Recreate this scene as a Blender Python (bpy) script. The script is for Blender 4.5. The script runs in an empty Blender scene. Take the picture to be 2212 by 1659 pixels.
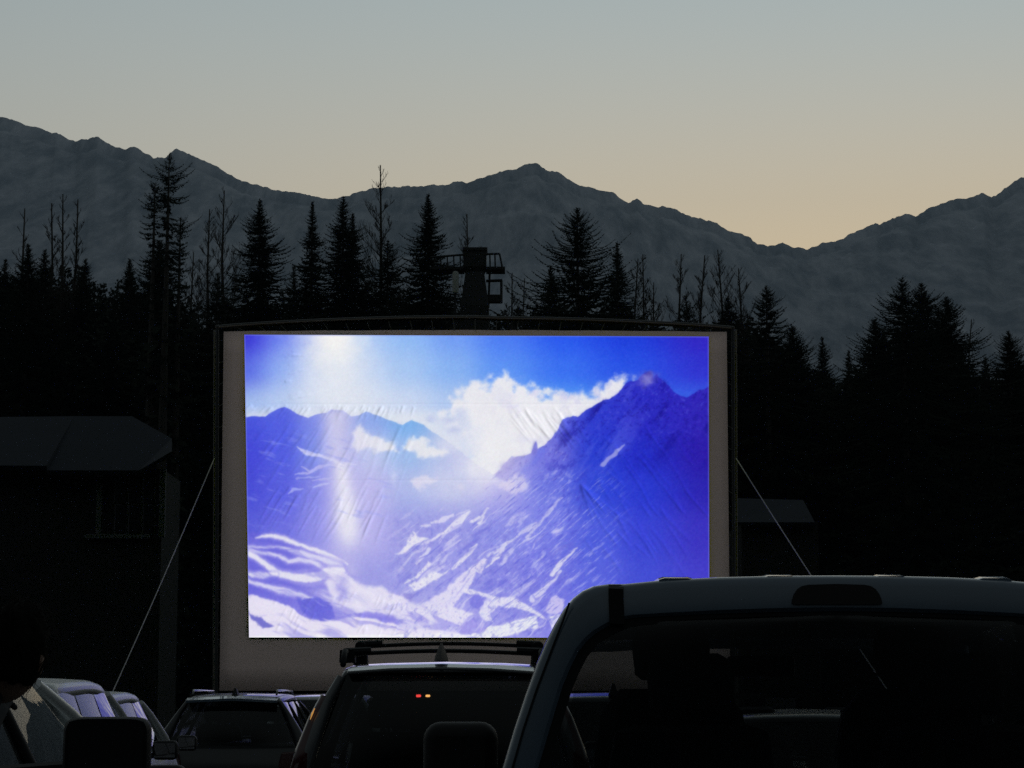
import bpy, bmesh, math, random
import numpy as np
from mathutils import Vector, Matrix

random.seed(7)
rng = np.random.default_rng(7)
scene = bpy.context.scene
COL = scene.collection
R = math.radians

# ------------------------------------------------------------------ camera
EYE = 1.45                     # eye height, metres
F, CX, CY = 4716.0, 1106.0, 829.5   # focal length and centre for a picture 2212 x 1659
TILT = math.atan((1545 - CY) / F)   # horizon lies at row 1545
cam_data = bpy.data.cameras.new('camera')
cam = bpy.data.objects.new('camera', cam_data)
COL.objects.link(cam)
cam.location = (0, 0, EYE)
cam.rotation_euler = (math.pi / 2 + TILT, 0, 0)
cam_data.sensor_width = 36
cam_data.lens = 36 * F / 2212
cam_data.clip_start = 0.05
cam_data.clip_end = 40000
scene.camera = cam

# ------------------------------------------------------------------ sky, sun, exposure
SUN_EL, SUN_ROT = -4.8, 11.0
EXPOSURE = 7.30
HAZE = 9.0e-5               # haze density per metre
world = bpy.data.worlds.new('World')
scene.world = world
world.use_nodes = True
wn, wl = world.node_tree.nodes, world.node_tree.links
bg = wn['Background']
sky = wn.new('ShaderNodeTexSky')
sky.sky_type = 'NISHITA'
sky.sun_disc = False
sky.sun_elevation = R(SUN_EL)
sky.sun_rotation = R(SUN_ROT)
sky.air_density, sky.dust_density, sky.ozone_density = 1.0, 9.0, 0.6
bw = wn.new('ShaderNodeRGBToBW')
wl.new(sky.outputs[0], bw.inputs[0])
# dusk colours: a warm afterglow band low over the set sun turning to grey blue higher up and behind
geo = wn.new('ShaderNodeNewGeometry')
nrm = wn.new('ShaderNodeVectorMath'); nrm.operation = 'NORMALIZE'
wl.new(geo.outputs['Incoming'], nrm.inputs[0])
sep = wn.new('ShaderNodeSeparateXYZ')
wl.new(nrm.outputs[0], sep.inputs[0])
elev = wn.new('ShaderNodeMath'); elev.operation = 'MULTIPLY'; elev.inputs[1].default_value = -1.0
wl.new(sep.outputs[2], elev.inputs[0])
low = wn.new('ShaderNodeMapRange'); low.interpolation_type = 'SMOOTHSTEP'
low.inputs[1].default_value, low.inputs[2].default_value = 0.36, 0.17
wl.new(elev.outputs[0], low.inputs[0])
dot = wn.new('ShaderNodeVectorMath'); dot.operation = 'DOT_PRODUCT'
dot.inputs[1].default_value = (-math.sin(R(SUN_ROT)), -math.cos(R(SUN_ROT)), 0)
wl.new(nrm.outputs[0], dot.inputs[0])
near = wn.new('ShaderNodeMapRange')
near.inputs[1].default_value, near.inputs[2].default_value = -1.0, 1.0
near.inputs[3].default_value, near.inputs[4].default_value = 0.0, 1.0
wl.new(dot.outputs['Value'], near.inputs[0])
npow = wn.new('ShaderNodeMath'); npow.operation = 'POWER'; npow.inputs[1].default_value = 9.0
wl.new(near.outputs[0], npow.inputs[0])
wgt = wn.new('ShaderNodeMath'); wgt.operation = 'MULTIPLY'
wl.new(low.outputs[0], wgt.inputs[0]); wl.new(npow.outputs[0], wgt.inputs[1])
tint = wn.new('ShaderNodeMix'); tint.data_type = 'RGBA'
tint.inputs['A'].default_value = (0.85, 1.0, 1.03, 1)
tint.inputs['B'].default_value = (1.29, 0.98, 0.57, 1)
wl.new(wgt.outputs[0], tint.inputs['Factor'])
mulc = wn.new('ShaderNodeVectorMath'); mulc.operation = 'SCALE'
wl.new(tint.outputs['Result'], mulc.inputs[0]); wl.new(bw.outputs[0], mulc.inputs['Scale'])
wl.new(mulc.outputs[0], bg.inputs[0])
bg.inputs[1].default_value = 0.15

sun_data = bpy.data.lights.new('sun', 'SUN')     # set behind the ridge: no direct light left, only its afterglow in the sky
sun_data.energy = 0.0
sun_data.angle = R(10)
sun_data.color = (1.0, 0.8, 0.6)
sun = bpy.data.objects.new('sun', sun_data)
COL.objects.link(sun)
_sd = Vector((math.sin(R(SUN_ROT)), math.cos(R(SUN_ROT)), math.tan(R(1.0))))
sun.rotation_euler = _sd.to_track_quat('Z', 'Y').to_euler()

vs = scene.view_settings
vs.view_transform, vs.look, vs.exposure, vs.gamma = 'Standard', 'None', EXPOSURE, 1.0
vs.use_curve_mapping = False
EMIT = 2.0 ** -EXPOSURE          # emission that shows as 1.0 in the picture
scene.render.engine = 'CYCLES'
cy = scene.cycles
cy.use_adaptive_sampling = False
cy.use_denoising = False        # the grain of a phone picture at dusk
cy.max_bounces = 8
cy.diffuse_bounces = 3
cy.glossy_bounces = 4
cy.transmission_bounces = 6
cy.transparent_max_bounces = 24
cy.volume_bounces = 0
cy.sample_clamp_indirect = 0.3

# ------------------------------------------------------------------ helpers
_U = (0.0, -math.sin(TILT), math.cos(TILT))
_Fw = (0.0, math.cos(TILT), math.sin(TILT))

def P(px, py, Y):
    """World point seen at picture position (px, py) of 2212 x 1659 and at distance Y along the ground."""
    u, v = (px - CX) / F, (CY - py) / F
    dx, dy, dz = u, _Fw[1] + v * _U[1], _Fw[2] + v * _U[2]
    s = Y / dy
    return Vector((dx * s, Y, EYE + dz * s))

def lin(c):
    c = c / 255.0
    return c / 12.92 if c <= 0.04045 else ((c + 0.055) / 1.055) ** 2.4

def mat(name, col, rough=0.6, metal=0.0, coat=0.0, spec=0.5, noise=None, bump=0.0, emit=None, estr=0.0, coat_rough=0.03):
    m = bpy.data.materials.new(name)
    m.use_nodes = True
    nt = m.node_tree
    b = nt.nodes['Principled BSDF']
    b.inputs['Base Color'].default_value = (*col, 1)
    b.inputs['Roughness'].default_value = rough
    b.inputs['Metallic'].default_value = metal
    b.inputs['Coat Weight'].default_value = coat
    b.inputs['Coat Roughness'].default_value = coat_rough
    b.inputs['Specular IOR Level'].default_value = spec
    if noise:
        sc_, amt = noise
        tc = nt.nodes.new('ShaderNodeTexCoord')
        nz = nt.nodes.new('ShaderNodeTexNoise')
        nz.inputs['Scale'].default_value = sc_
        nz.inputs['Detail'].default_value = 6
        nt.links.new(tc.outputs['Object'], nz.inputs['Vector'])
        mx = nt.nodes.new('ShaderNodeMix'); mx.data_type = 'RGBA'
        mx.inputs['A'].default_value = (*[c * (1 - amt) for c in col], 1)
        mx.inputs['B'].default_value = (*[min(1, c * (1 + amt)) for c in col], 1)
        nt.links.new(nz.outputs[0], mx.inputs['Factor'])
        nt.links.new(mx.outputs['Result'], b.inputs['Base Color'])
        if bump:
            bp = nt.nodes.new('ShaderNodeBump')
            bp.inputs['Strength'].default_value = bump
            bp.inputs['Distance'].default_value = 0.02
            nt.links.new(nz.outputs[0], bp.inputs['Height'])
            nt.links.new(bp.outputs[0], b.inputs['Normal'])
    if emit:
        b.inputs['Emission Color'].default_value = (*emit, 1)
        b.inputs['Emission Strength'].default_value = estr
    return m

def glass(name, tint, ior=1.5, rough=0.0):
    m = bpy.data.materials.new(name)
    m.use_nodes = True
    nt = m.node_tree
    nt.nodes.remove(nt.nodes['Principled BSDF'])
    out = nt.nodes['Material Output']
    tr = nt.nodes.new('ShaderNodeBsdfTransparent'); tr.inputs[0].default_value = (*tint, 1)
    gl = nt.nodes.new('ShaderNodeBsdfGlossy'); gl.inputs['Roughness'].default_value = rough
    fr = nt.nodes.new('ShaderNodeFresnel'); fr.inputs[0].default_value = ior
    mx = nt.nodes.new('ShaderNodeMixShader')
    # a thin pane mirrors alike from both sides: undo the node's inside-out index on back faces
    ge = nt.nodes.new('ShaderNodeNewGeometry')
    io = nt.nodes.new('ShaderNodeMapRange')
    io.inputs[3].default_value, io.inputs[4].default_value = ior, 1 / ior
    nt.links.new(ge.outputs['Backfacing'], io.inputs[0]); nt.links.new(io.outputs[0], fr.inputs[0])
    nt.links.new(fr.outputs[0], mx.inputs[0])
    nt.links.new(tr.outputs[0], mx.inputs[1]); nt.links.new(gl.outputs[0], mx.inputs[2])
    nt.links.new(mx.outputs[0], out.inputs['Surface'])
    return m

class MB:
    """collects geometry for ONE mesh object"""
    def __init__(s):
        s.v, s.f = [], []
    def add(s, verts, faces):
        o = len(s.v)
        s.v += [tuple(p) for p in verts]
        s.f += [tuple(i + o for i in f) for f in faces]
        return s
    def box(s, c, d, rot=None):
        x, y, z = d[0] / 2, d[1] / 2, d[2] / 2
        vs_ = [Vector(p) for p in ((-x, -y, -z), (x, -y, -z), (x, y, -z), (-x, y, -z), (-x, -y, z), (x, -y, z), (x, y, z), (-x, y, z))]
        if rot is not None:
            vs_ = [rot @ p for p in vs_]
        return s.add([p + Vector(c) for p in vs_], [(0, 3, 2, 1), (4, 5, 6, 7), (0, 1, 5, 4), (1, 2, 6, 5), (2, 3, 7, 6), (3, 0, 4, 7)])
    def tube(s, pts, r, n=8, caps=True, flat=1.0, up=None):
        pts = [Vector(p) for p in pts]
        rs = r if isinstance(r, (list, tuple)) else [r] * len(pts)
        rings = []
        ref = Vector(up) if up is not None else None
        for i, p in enumerate(pts):
            d = (pts[min(i + 1, len(pts) - 1)] - pts[max(i - 1, 0)]).normalized()
            a = ref if ref is not None else (Vector((0, 0, 1)) if abs(d.z) < 0.9 else Vector((1, 0, 0)))
            e1 = d.cross(a).normalized()
            e2 = e1.cross(d).normalized()
            rings.append([p + (e1 * math.cos(2 * math.pi * k / n) + e2 * math.sin(2 * math.pi * k / n) * flat) * rs[i] for k in range(n)])
        o = len(s.v)
        for g in rings:
            s.v += [tuple(p) for p in g]
        for i in range(len(rings) - 1):
            for k in range(n):
                a0, a1 = o + i * n + k, o + i * n + (k + 1) % n
                s.f.append((a0, a1, a1 + n, a0 + n))
        if caps:
            s.f.append(tuple(o + k for k in range(n))[::-1])
            s.f.append(tuple(o + (len(rings) - 1) * n + k for k in range(n)))
        return s
    def loft(s, rings, closed=True, cap0=False, cap1=False):
        n = len(rings[0]); o = len(s.v)
        for g in rings:
            s.v += [tuple(p) for p in g]
        for i in range(len(rings) - 1):
            for k in range(n if closed else n - 1):
                a0, a1 = o + i * n + k, o + i * n + (k + 1) % n
                s.f.append((a0, a1, a1 + n, a0 + n))
        if cap0: s.f.append(tuple(o + k for k in range(n))[::-1])
        if cap1: s.f.append(tuple(o + (len(rings) - 1) * n + k for k in range(n)))
        return s
    def patch(s, grid, thick=None):
        """grid[i][j] of points; optional thickness vector"""
        ni, nj = len(grid), len(grid[0]); o = len(s.v)
        for row in grid:
            s.v += [tuple(p) for p in row]
        idx = lambda i, j, t=0: o + t * ni * nj + i * nj + j
        for i in range(ni - 1):
            for j in range(nj - 1):
                s.f.append((idx(i, j), idx(i, j + 1), idx(i + 1, j + 1), idx(i + 1, j)))
        if thick is not None:
            t = Vector(thick)
            for row in grid:
                s.v += [tuple(Vector(p) + t) for p in row]
            for i in range(ni - 1):
                for j in range(nj - 1):
                    s.f.append((idx(i, j, 1), idx(i + 1, j, 1), idx(i + 1, j + 1, 1), idx(i, j + 1, 1)))
            for j in range(nj - 1):
                s.f.append((idx(0, j), idx(0, j, 1), idx(0, j + 1, 1), idx(0, j + 1)))
                s.f.append((idx(ni - 1, j), idx(ni - 1, j + 1), idx(ni - 1, j + 1, 1), idx(ni - 1, j, 1)))
            for i in range(ni - 1):
                s.f.append((idx(i, 0), idx(i + 1, 0), idx(i + 1, 0, 1), idx(i, 0, 1)))
                s.f.append((idx(i, nj - 1), idx(i, nj - 1, 1), idx(i + 1, nj - 1, 1), idx(i + 1, nj - 1)))
        return s
    def lathe(s, prof, c, axis='x', n=20):
        """prof = [(radius, offset along axis)]"""
        rings = []
        for k in range(n):
            a = 2 * math.pi * k / n
            g = []
            for r_, t in prof:
                if axis == 'x': g.append((c[0] + t, c[1] + r_ * math.cos(a), c[2] + r_ * math.sin(a)))
                elif axis == 'z': g.append((c[0] + r_ * math.cos(a), c[1] + r_ * math.sin(a), c[2] + t))
                else: g.append((c[0] + r_ * math.cos(a), c[1] + t, c[2] + r_ * math.sin(a)))
            rings.append(g)
        rings.append(rings[0])
        return s.loft(rings, closed=False)
    def build(s, name, material, parent=None, smooth=False, bevel=0.0, bseg=2):
        me = bpy.data.meshes.new(name)
        me.from_pydata(s.v, [], s.f)
        bm = bmesh.new(); bm.from_mesh(me)
        bmesh.ops.recalc_face_normals(bm, faces=bm.faces)
        bm.to_mesh(me); bm.free()
        if material is not None:
            me.materials.append(material)
        o = bpy.data.objects.new(name, me)
        COL.objects.link(o)
        if parent is not None:
            o.parent = parent
        if bevel:
            b = o.modifiers.new('edge', 'BEVEL'); b.width = bevel; b.segments = bseg; b.limit_method = 'ANGLE'; b.angle_limit = R(35)
        if smooth:
            me.shade_smooth()
            if smooth == 'auto':
                me.set_sharp_from_angle(angle=R(40))
        return o

def tag(o, label=None, cat=None, group=None, kind=None):
    if label: o['label'] = label
    if cat: o['category'] = cat
    if group: o['group'] = group
    if kind: o['kind'] = kind
    return o

def thing(name, label, cat, loc=(0, 0, 0), rz=0.0, group=None):
    o = bpy.data.objects.new(name, None)
    o.empty_display_size = 0.3
    COL.objects.link(o)
    o.location = loc
    o.rotation_euler = (0, 0, rz)
    return tag(o, label, cat, group)

def copy_tree(o, parent=None):
    c = o.copy(); COL.objects.link(c); c.parent = parent
    for ch in list(o.children):
        copy_tree(ch, c)
    return c

def fbm1(x, seed, octs=5, f0=1.0, gain=0.5):
    r_ = np.random.default_rng(seed)
    out = np.zeros_like(x, dtype=float); a = 1.0; f = f0
    for _ in range(octs):
        tab = r_.uniform(-1, 1, 4096)
        i = np.floor(x * f).astype(int); t = x * f - i; t = t * t * (3 - 2 * t)
        out += a * (tab[i % 4096] * (1 - t) + tab[(i + 1) % 4096] * t)
        a *= gain; f *= 2.03
    return out

def fbm2(x, y, seed, octs=5, f0=1.0, gain=0.5):
    r_ = np.random.default_rng(seed)
    out = np.zeros_like(x, dtype=float); a = 1.0; f = f0
    for _ in range(octs):
        tab = r_.uniform(-1, 1, (256, 256))
        ix = np.floor(x * f).astype(int); iy = np.floor(y * f).astype(int)
        tx = x * f - ix; ty = y * f - iy
        tx = tx * tx * (3 - 2 * tx); ty = ty * ty * (3 - 2 * ty)
        g = lambda a_, b_: tab[a_ % 256, b_ % 256]
        out += a * ((g(ix, iy) * (1 - tx) + g(ix + 1, iy) * tx) * (1 - ty) + (g(ix, iy + 1) * (1 - tx) + g(ix + 1, iy + 1) * tx) * ty)
        a *= gain; f *= 2.03
    return out

# ------------------------------------------------------------------ ground
m_ground = mat('gravel', (0.07, 0.07, 0.068), 0.9, noise=(3.0, 0.5), bump=0.6)
xs = [-9000, -2000, -300, -60, -20, 0, 20, 60, 300, 2000, 9000]
ys = [-3000, -300, -30, 0, 20, 40, 60, 90, 150, 400, 1200, 9000]
g = MB().patch([[(x, y, 0.0) for x in xs] for y in ys]).build('ground', m_ground)
tag(g, 'dark gravel parking field', kind='structure')

# ------------------------------------------------------------------ mountains
RIDGE = [(-900, 330), (-600, 250), (-330, 290), (-120, 240), (0, 252), (11, 252), (54, 271), (78, 275), (116, 287), (135, 292), (160, 304), (189, 301), (200, 295), (213, 298),
         (251, 319), (270, 323), (283, 317), (299, 319), (321, 336), (334, 342), (356, 341), (380, 322), (394, 326), (432, 344), (458, 354), (485, 371), (523, 392),
         (566, 402), (597, 411), (640, 415), (665, 420), (690, 427), (715, 431), (745, 424), (780, 413), (810, 406), (840, 402), (870, 402), (900, 403), (922, 401),
         (942, 397), (949, 401), (970, 399), (988, 391), (1011, 394), (1030, 387), (1070, 375), (1116, 363), (1140, 354), (1163, 352), (1170, 360), (1186, 371), (1202, 370),
         (1213, 376.5), (1240, 397), (1259, 404), (1274, 402), (1302, 413), (1326, 416), (1345, 432), (1359, 438), (1377, 428), (1392, 441.5), (1419, 445), (1460, 452),
         (1483, 467), (1514, 472), (1549, 481), (1568, 496), (1595, 503), (1619, 513), (1636, 527), (1665, 531), (1690, 524), (1716, 536), (1743, 539), (1778, 525),
         (1808, 521), (1843, 503), (1892, 482), (1900, 486), (1925, 472), (1952, 463), (1967, 463.5), (1977, 469), (2010, 449), (2052, 434), (2099, 426), (2122, 417),
         (2142, 427), (2165, 412), (2188, 395), (2207, 383), (2230, 389), (2300, 360), (2420, 300), (2600, 330), (2900, 280), (3200, 340)]
MD = 3600.0
rx = np.array([p[0] for p in RIDGE], float); ry = np.array([p[1] for p in RIDGE], float)
NX, NZ = 900, 80
px = np.linspace(-900, 3200, NX)
rp = np.interp(px, rx, ry) + fbm1(px, 5, 5, 0.09, 0.68) * 1.7
ridge_z = np.array([P(a, b, MD).z for a, b in zip(px, rp)])
ridge_x = np.array([P(a, b, MD).x for a, b in zip(px, rp)])
t = np.linspace(0, 1, NZ)                      # 0 ridge, 1 foot
tt, xx = np.meshgrid(t, ridge_x, indexing='ij')
foot_y = 900.0
yy = MD - (MD - foot_y) * tt
xx = xx * yy / MD                               # the sheet fans out from the valley
base = ridge_z[None, :] * (1 - tt) ** 1.25
fade = np.clip(tt * 14, 0, 1) * np.clip((1 - tt) * 3, 0, 1)
gx = xx + 260 * fbm2(xx / 900, yy / 900, 21, 3)
rid = 1 - np.abs(fbm2(gx / 300, yy / 1500, 22, 5, 1.0, 0.52))
rid2 = 1 - np.abs(fbm2(gx / 90, yy / 480, 23, 4, 1.0, 0.55))
zz = base + fade * (11 * (rid - 0.6) + 6 * (rid2 - 0.6) + 2.5 * fbm2(xx / 30, yy / 60, 24, 3))
zz = np.maximum(zz, 1.0 + 0 * zz)
# never let a spur stand higher than the skyline behind it
lim = EYE + (ridge_z[None, :] - EYE) * yy / MD
zz = np.minimum(zz, lim - 6 * np.minimum(tt * 20, 1) - 0.02 * (tt > 0) * zz)
rows = [[(float(xx[i, j]), float(yy[i, j]), float(zz[i, j])) for j in range(NX)] for i in range(NZ)]
back = [[(float(ridge_x[j]), MD + 500 + 0 * j, float(ridge_z[j]) * 0.55) for j in range(NX)], [(float(ridge_x[j]), MD + 1500, 0.0) for j in range(NX)]]
mb = MB().patch(list(reversed(back)) + rows)
m_mtn = bpy.data.materials.new('mountain_rock'); m_mtn.use_nodes = True
nt = m_mtn.node_tree; b_ = nt.nodes['Principled BSDF']; b_.inputs['Roughness'].default_value = 0.95; b_.inputs['Specular IOR Level'].default_value = 0.1
tc = nt.nodes.new('ShaderNodeTexCoord')
mp = nt.nodes.new('ShaderNodeMapping'); mp.inputs['Scale'].default_value = (0.030, 0.004, 0.007)
mp.inputs['Rotation'].default_value = (0, R(28), 0)
nz = nt.nodes.new('ShaderNodeTexNoise'); nz.inputs['Scale'].default_value = 1.0; nz.inputs['Detail'].default_value = 12; nz.inputs['Roughness'].default_value = 0.72
cr = nt.nodes.new('ShaderNodeValToRGB')
cr.color_ramp.elements[0].position, cr.color_ramp.elements[1].position = 0.40, 0.66
cr.color_ramp.elements[0].color = (0.20, 0.22, 0.27, 1); cr.color_ramp.elements[1].color = (0.46, 0.465, 0.52, 1)
nt.links.new(tc.outputs['Object'], mp.inputs[0]); nt.links.new(mp.outputs[0], nz.inputs['Vector'])
nt.links.new(nz.outputs[0], cr.inputs[0]); nt.links.new(cr.outputs[0], b_.inputs['Base Color'])
mt = mb.build('mountains', m_mtn, smooth=True)
tag(mt, 'grey mountain ridge along the skyline behind the forest', kind='structure')

# ------------------------------------------------------------------ movie screen
SD = 51.0          # distance of the screen
SC = 2212 / 3264   # photo pixels -> picture units used by P
m_fabric = bpy.data.materials.new('screen_fabric'); m_fabric.use_nodes = True
nt = m_fabric.node_tree; b_ = nt.nodes['Principled BSDF']
b_.inputs['Base Color'].default_value = (0.72, 0.68, 0.68, 1); b_.inputs['Roughness'].default_value = 0.8
tl = nt.nodes.new('ShaderNodeBsdfTranslucent'); tl.inputs[0].default_value = (0.97, 0.84, 0.80, 1)
mx = nt.nodes.new('ShaderNodeMixShader'); mx.inputs[0].default_value = 0.8
nt.links.new(b_.outputs[0], mx.inputs[1]); nt.links.new(tl.outputs[0], mx.inputs[2])
nt.links.new(mx.outputs[0], nt.nodes['Material Output'].inputs['Surface'])
m_frame = mat('painted_truss', (0.035, 0.034, 0.033), 0.5)
m_pipe = mat('galvanised_pipe', (0.22, 0.20, 0.17), 0.45, 0.6)
m_cord = mat('cord', (0.2, 0.19, 0.17), 0.8)
m_rope = mat('rope', (0.62, 0.60, 0.52), 0.8)

scr = thing('movie_screen', 'large outdoor cinema screen showing snowy mountains under a blue sky', 'movie screen', (0, SD, 0))
def L(px, py, y=SD):
    p = P(px, py, y); p.y -= SD
    return p
f_tl, f_tr, f_bl, f_br = L(483, 716), L(1570, 717), L(474, 1492), L(1578, 1492)

# --- the projected picture, drawn into a grid (coordinates are photo pixels)
PW, PH = 640, 416
uu, vv = np.meshgrid(np.linspace(0, 1, PW), np.linspace(0, 1, PH))
q_tl, q_tr, q_br, q_bl = (779, 1067), (2259, 1073), (2261, 2033), (794, 2032)
sx = (q_tl[0] * (1 - uu) + q_tr[0] * uu) * (1 - vv) + (q_bl[0] * (1 - uu) + q_br[0] * uu) * vv
sy = (q_tl[1] * (1 - uu) + q_tr[1] * uu) * (1 - vv) + (q_bl[1] * (1 - uu) + q_br[1] * uu) * vv

def colgrid(xs, ys, rows):
    arr = np.array(rows, float)                     # ny, nx, 3
    xs = np.array(xs, float); ys = np.array(ys, float)
    ix = np.clip(np.searchsorted(xs, sx) - 1, 0, len(xs) - 2); iy = np.clip(np.searchsorted(ys, sy) - 1, 0, len(ys) - 2)
    tx = np.clip((sx - xs[ix]) / (xs[ix + 1] - xs[ix]), 0, 1); ty = np.clip((sy - ys[iy]) / (ys[iy + 1] - ys[iy]), 0, 1)
    tx = (tx * tx * (3 - 2 * tx))[..., None]; ty = (ty * ty * (3 - 2 * ty))[..., None]
    return (arr[iy, ix] * (1 - tx) + arr[iy, ix + 1] * tx) * (1 - ty) + (arr[iy + 1, ix] * (1 - tx) + arr[iy + 1, ix + 1] * tx) * ty

def sstep(a, b, x):
    t_ = np.clip((x - a) / (b - a), 0, 1)
    return t_ * t_ * (3 - 2 * t_)

wob_x = fbm2(sx / 26, sy / 26, 31, 4) ; wob_y = fbm2(sx / 26, sy / 26, 32, 4)

def poly(pts, soft=2.0, rough=2.0):
    """soft mask of a closed outline"""
    x = sx + rough * wob_x; y = sy + rough * wob_y
    inside = np.zeros(sx.shape, bool); dist = np.full(sx.shape, 1e9)
    n = len(pts)
    for i in range(n):
        x0, y0 = pts[i]; x1, y1 = pts[(i + 1) % n]
        if y0 != y1:
            c = ((y0 > y) != (y1 > y)) & (x < (x1 - x0) * (y - y0) / (y1 - y0) + x0)
            inside ^= c
        dx, dy = x1 - x0, y1 - y0
        tq = np.clip(((x - x0) * dx + (y - y0) * dy) / (dx * dx + dy * dy + 1e-9), 0, 1)
        dist = np.minimum(dist, np.hypot(x - x0 - tq * dx, y - y0 - tq * dy))
    return sstep(-soft, soft, np.where(inside, dist, -dist))

def stroke(pts, w, soft=1.6, rough=2.5):
    """mask of a line with width (one number or one for each point)"""
    x = sx + rough * wob_x; y = sy + rough * wob_y
    ws = w if isinstance(w, (list, tuple)) else [w * 0.35] + [w] * (len(pts) - 2) + [w * 0.3]
    m_ = np.zeros(sx.shape)
    for i in range(len(pts) - 1):
        x0, y0 = pts[i]; x1, y1 = pts[i + 1]
        dx, dy = x1 - x0, y1 - y0
        tq = np.clip(((x - x0) * dx + (y - y0) * dy) / (dx * dx + dy * dy + 1e-9), 0, 1)
        d = np.hypot(x - x0 - tq * dx, y - y0 - tq * dy)
        ww = ws[i] * (1 - tq) + ws[i + 1] * tq
        m_ = np.maximum(m_, sstep(ww / 2 + soft, ww / 2 - soft, d) * np.clip(ww / 2.5, 0, 1))
    return m_

def blob(cx_, cy_, rx_, ry_, p=1.0, rough=0.0):
    x = sx + rough * wob_x; y = sy + rough * wob_y
    return np.exp(-(((x - cx_) / rx_) ** 2 + ((y - cy_) / ry_) ** 2) ** p)

def paint(img, m_, c, a=1.0):
    m_ = (np.clip(m_, 0, 1) * a)[..., None]
    c = np.array(c, float)
    return img * (1 - m_) + c * m_

img = colgrid([780, 900, 1000, 1060, 1150, 1300, 1450, 1600, 1800, 2000, 2260], [1067, 1180, 1290, 1400], [
    [(58, 56, 203), (98, 118, 233), (128, 152, 237), (150, 176, 240), (146, 180, 240), (136, 176, 240), (110, 150, 240), (75, 120, 240), (42, 86, 233), (32, 62, 212), (50, 38, 185)],
    [(88, 105, 222), (125, 155, 235), (150, 176, 236), (164, 188, 238), (164, 190, 238), (156, 188, 238), (130, 170, 238), (90, 140, 240), (58, 108, 238), (42, 80, 224), (48, 50, 198)],
    [(152, 176, 230), (168, 190, 234), (184, 200, 234), (196, 208, 235), (198, 210, 235), (190, 205, 235), (165, 190, 235), (120, 165, 240), (80, 143, 240), (58, 108, 233), (56, 95, 224)],
    [(205, 212, 230), (205, 212, 230), (215, 218, 232), (222, 225, 233), (218, 222, 233), (205, 212, 233), (185, 200, 235), (130, 170, 238), (85, 145, 240), (60, 112, 233), (56, 98, 224)]])
img = paint(img, blob(1066, 1080, 105, 165, 1.0, 10), (242, 241, 238), 1.0)
img = paint(img, blob(1075, 1240, 150, 110, 1.0), (226, 229, 236), 0.6)
# bright horizon band under the seam
img = paint(img, sstep(1290, 1345, sy) * sstep(1560, 1330, sx), (222, 226, 234), 0.75)
# clouds
cn = fbm2(sx / 70, sy / 60, 41, 5)
cloud_top = [(1438, 1286), (1452, 1262), (1468, 1240), (1499, 1230), (1532, 1221), (1552, 1232), (1572, 1207), (1595, 1203), (1625, 1215), (1643, 1232), (1663, 1228), (1673, 1245), (1706, 1238), (1727, 1256),
             (1744, 1266), (1756, 1245), (1768, 1238), (1791, 1253), (1823, 1266), (1846, 1251), (1882, 1253), (1917, 1243), (1932, 1220), (1955, 1216), (1978, 1200), (2003, 1212), (2000, 1300), (1800, 1500), (1640, 1560), (1530, 1520), (1470, 1420), (1425, 1360), (1410, 1310)]
cm = poly(cloud_top, 20, 20)
img = paint(img, cm, (228, 228, 235))
img = paint(img, cm * sstep(0.05, 0.9, cn) * sstep(1500, 1700, sx), (196, 196, 230), 0.55)
img = paint(img, cm * sstep(-0.5, 0.7, -cn) * sstep(1600, 1440, sx), (186, 198, 232), 0.85)
img = paint(img, cm * sstep(0.15, 0.9, fbm2(sx / 34, sy / 30, 42, 4)) * sstep(1540, 1640, sx) * sstep(1480, 1380, sy), (202, 200, 232), 0.55)

# land under the far left ridge and the right mountain
land = colgrid([790, 900, 1000, 1085, 1180, 1300, 1450, 1600, 1750, 1900, 2050, 2260], [1340, 1450, 1560, 1700, 1850, 2033], [
    [(70, 80, 212), (82, 94, 218), (118, 130, 225), (165, 168, 226), (135, 160, 228), (115, 165, 228), (150, 172, 228), (150, 150, 222), (95, 102, 212), (46, 58, 198), (42, 42, 184), (48, 36, 172)],
    [(68, 72, 208), (80, 90, 216), (112, 128, 222), (158, 162, 227), (178, 190, 231), (150, 180, 230), (176, 184, 229), (185, 180, 228), (112, 112, 216), (40, 58, 198), (36, 44, 186), (44, 28, 160)],
    [(72, 76, 206), (86, 92, 214), (118, 122, 222), (165, 162, 228), (176, 174, 230), (160, 172, 229), (180, 186, 230), (176, 170, 228), (98, 108, 218), (46, 66, 204), (42, 56, 198), (44, 36, 168)],
    [(88, 92, 208), (104, 106, 217), (132, 132, 223), (160, 157, 227), (172, 168, 229), (148, 148, 221), (145, 145, 222), (135, 138, 224), (104, 110, 222), (74, 88, 213), (56, 66, 203), (58, 50, 182)],
    [(84, 84, 202), (104, 104, 213), (150, 146, 226), (182, 178, 230), (150, 150, 222), (150, 150, 223), (148, 148, 226), (130, 130, 221), (114, 116, 220), (88, 98, 215), (66, 76, 204), (68, 62, 194)],
    [(150, 145, 222), (165, 160, 226), (185, 180, 230), (190, 185, 232), (185, 180, 232), (175, 170, 230), (165, 160, 230), (150, 148, 226), (130, 128, 222), (90, 98, 214), (70, 78, 204), (70, 64, 196)]])
ridge_l = [(770, 1338), (811, 1331), (849, 1330), (882, 1308), (905, 1301), (927, 1311), (955, 1326), (983, 1335), (1013, 1325), (1041, 1321), (1059, 1308), (1094, 1312), (1122, 1331), (1145, 1329), (1168, 1318),
           (1203, 1327), (1229, 1339), (1256, 1349), (1283, 1360), (1314, 1344), (1352, 1359), (1377, 1382), (1415, 1402), (1450, 1428)]
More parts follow.
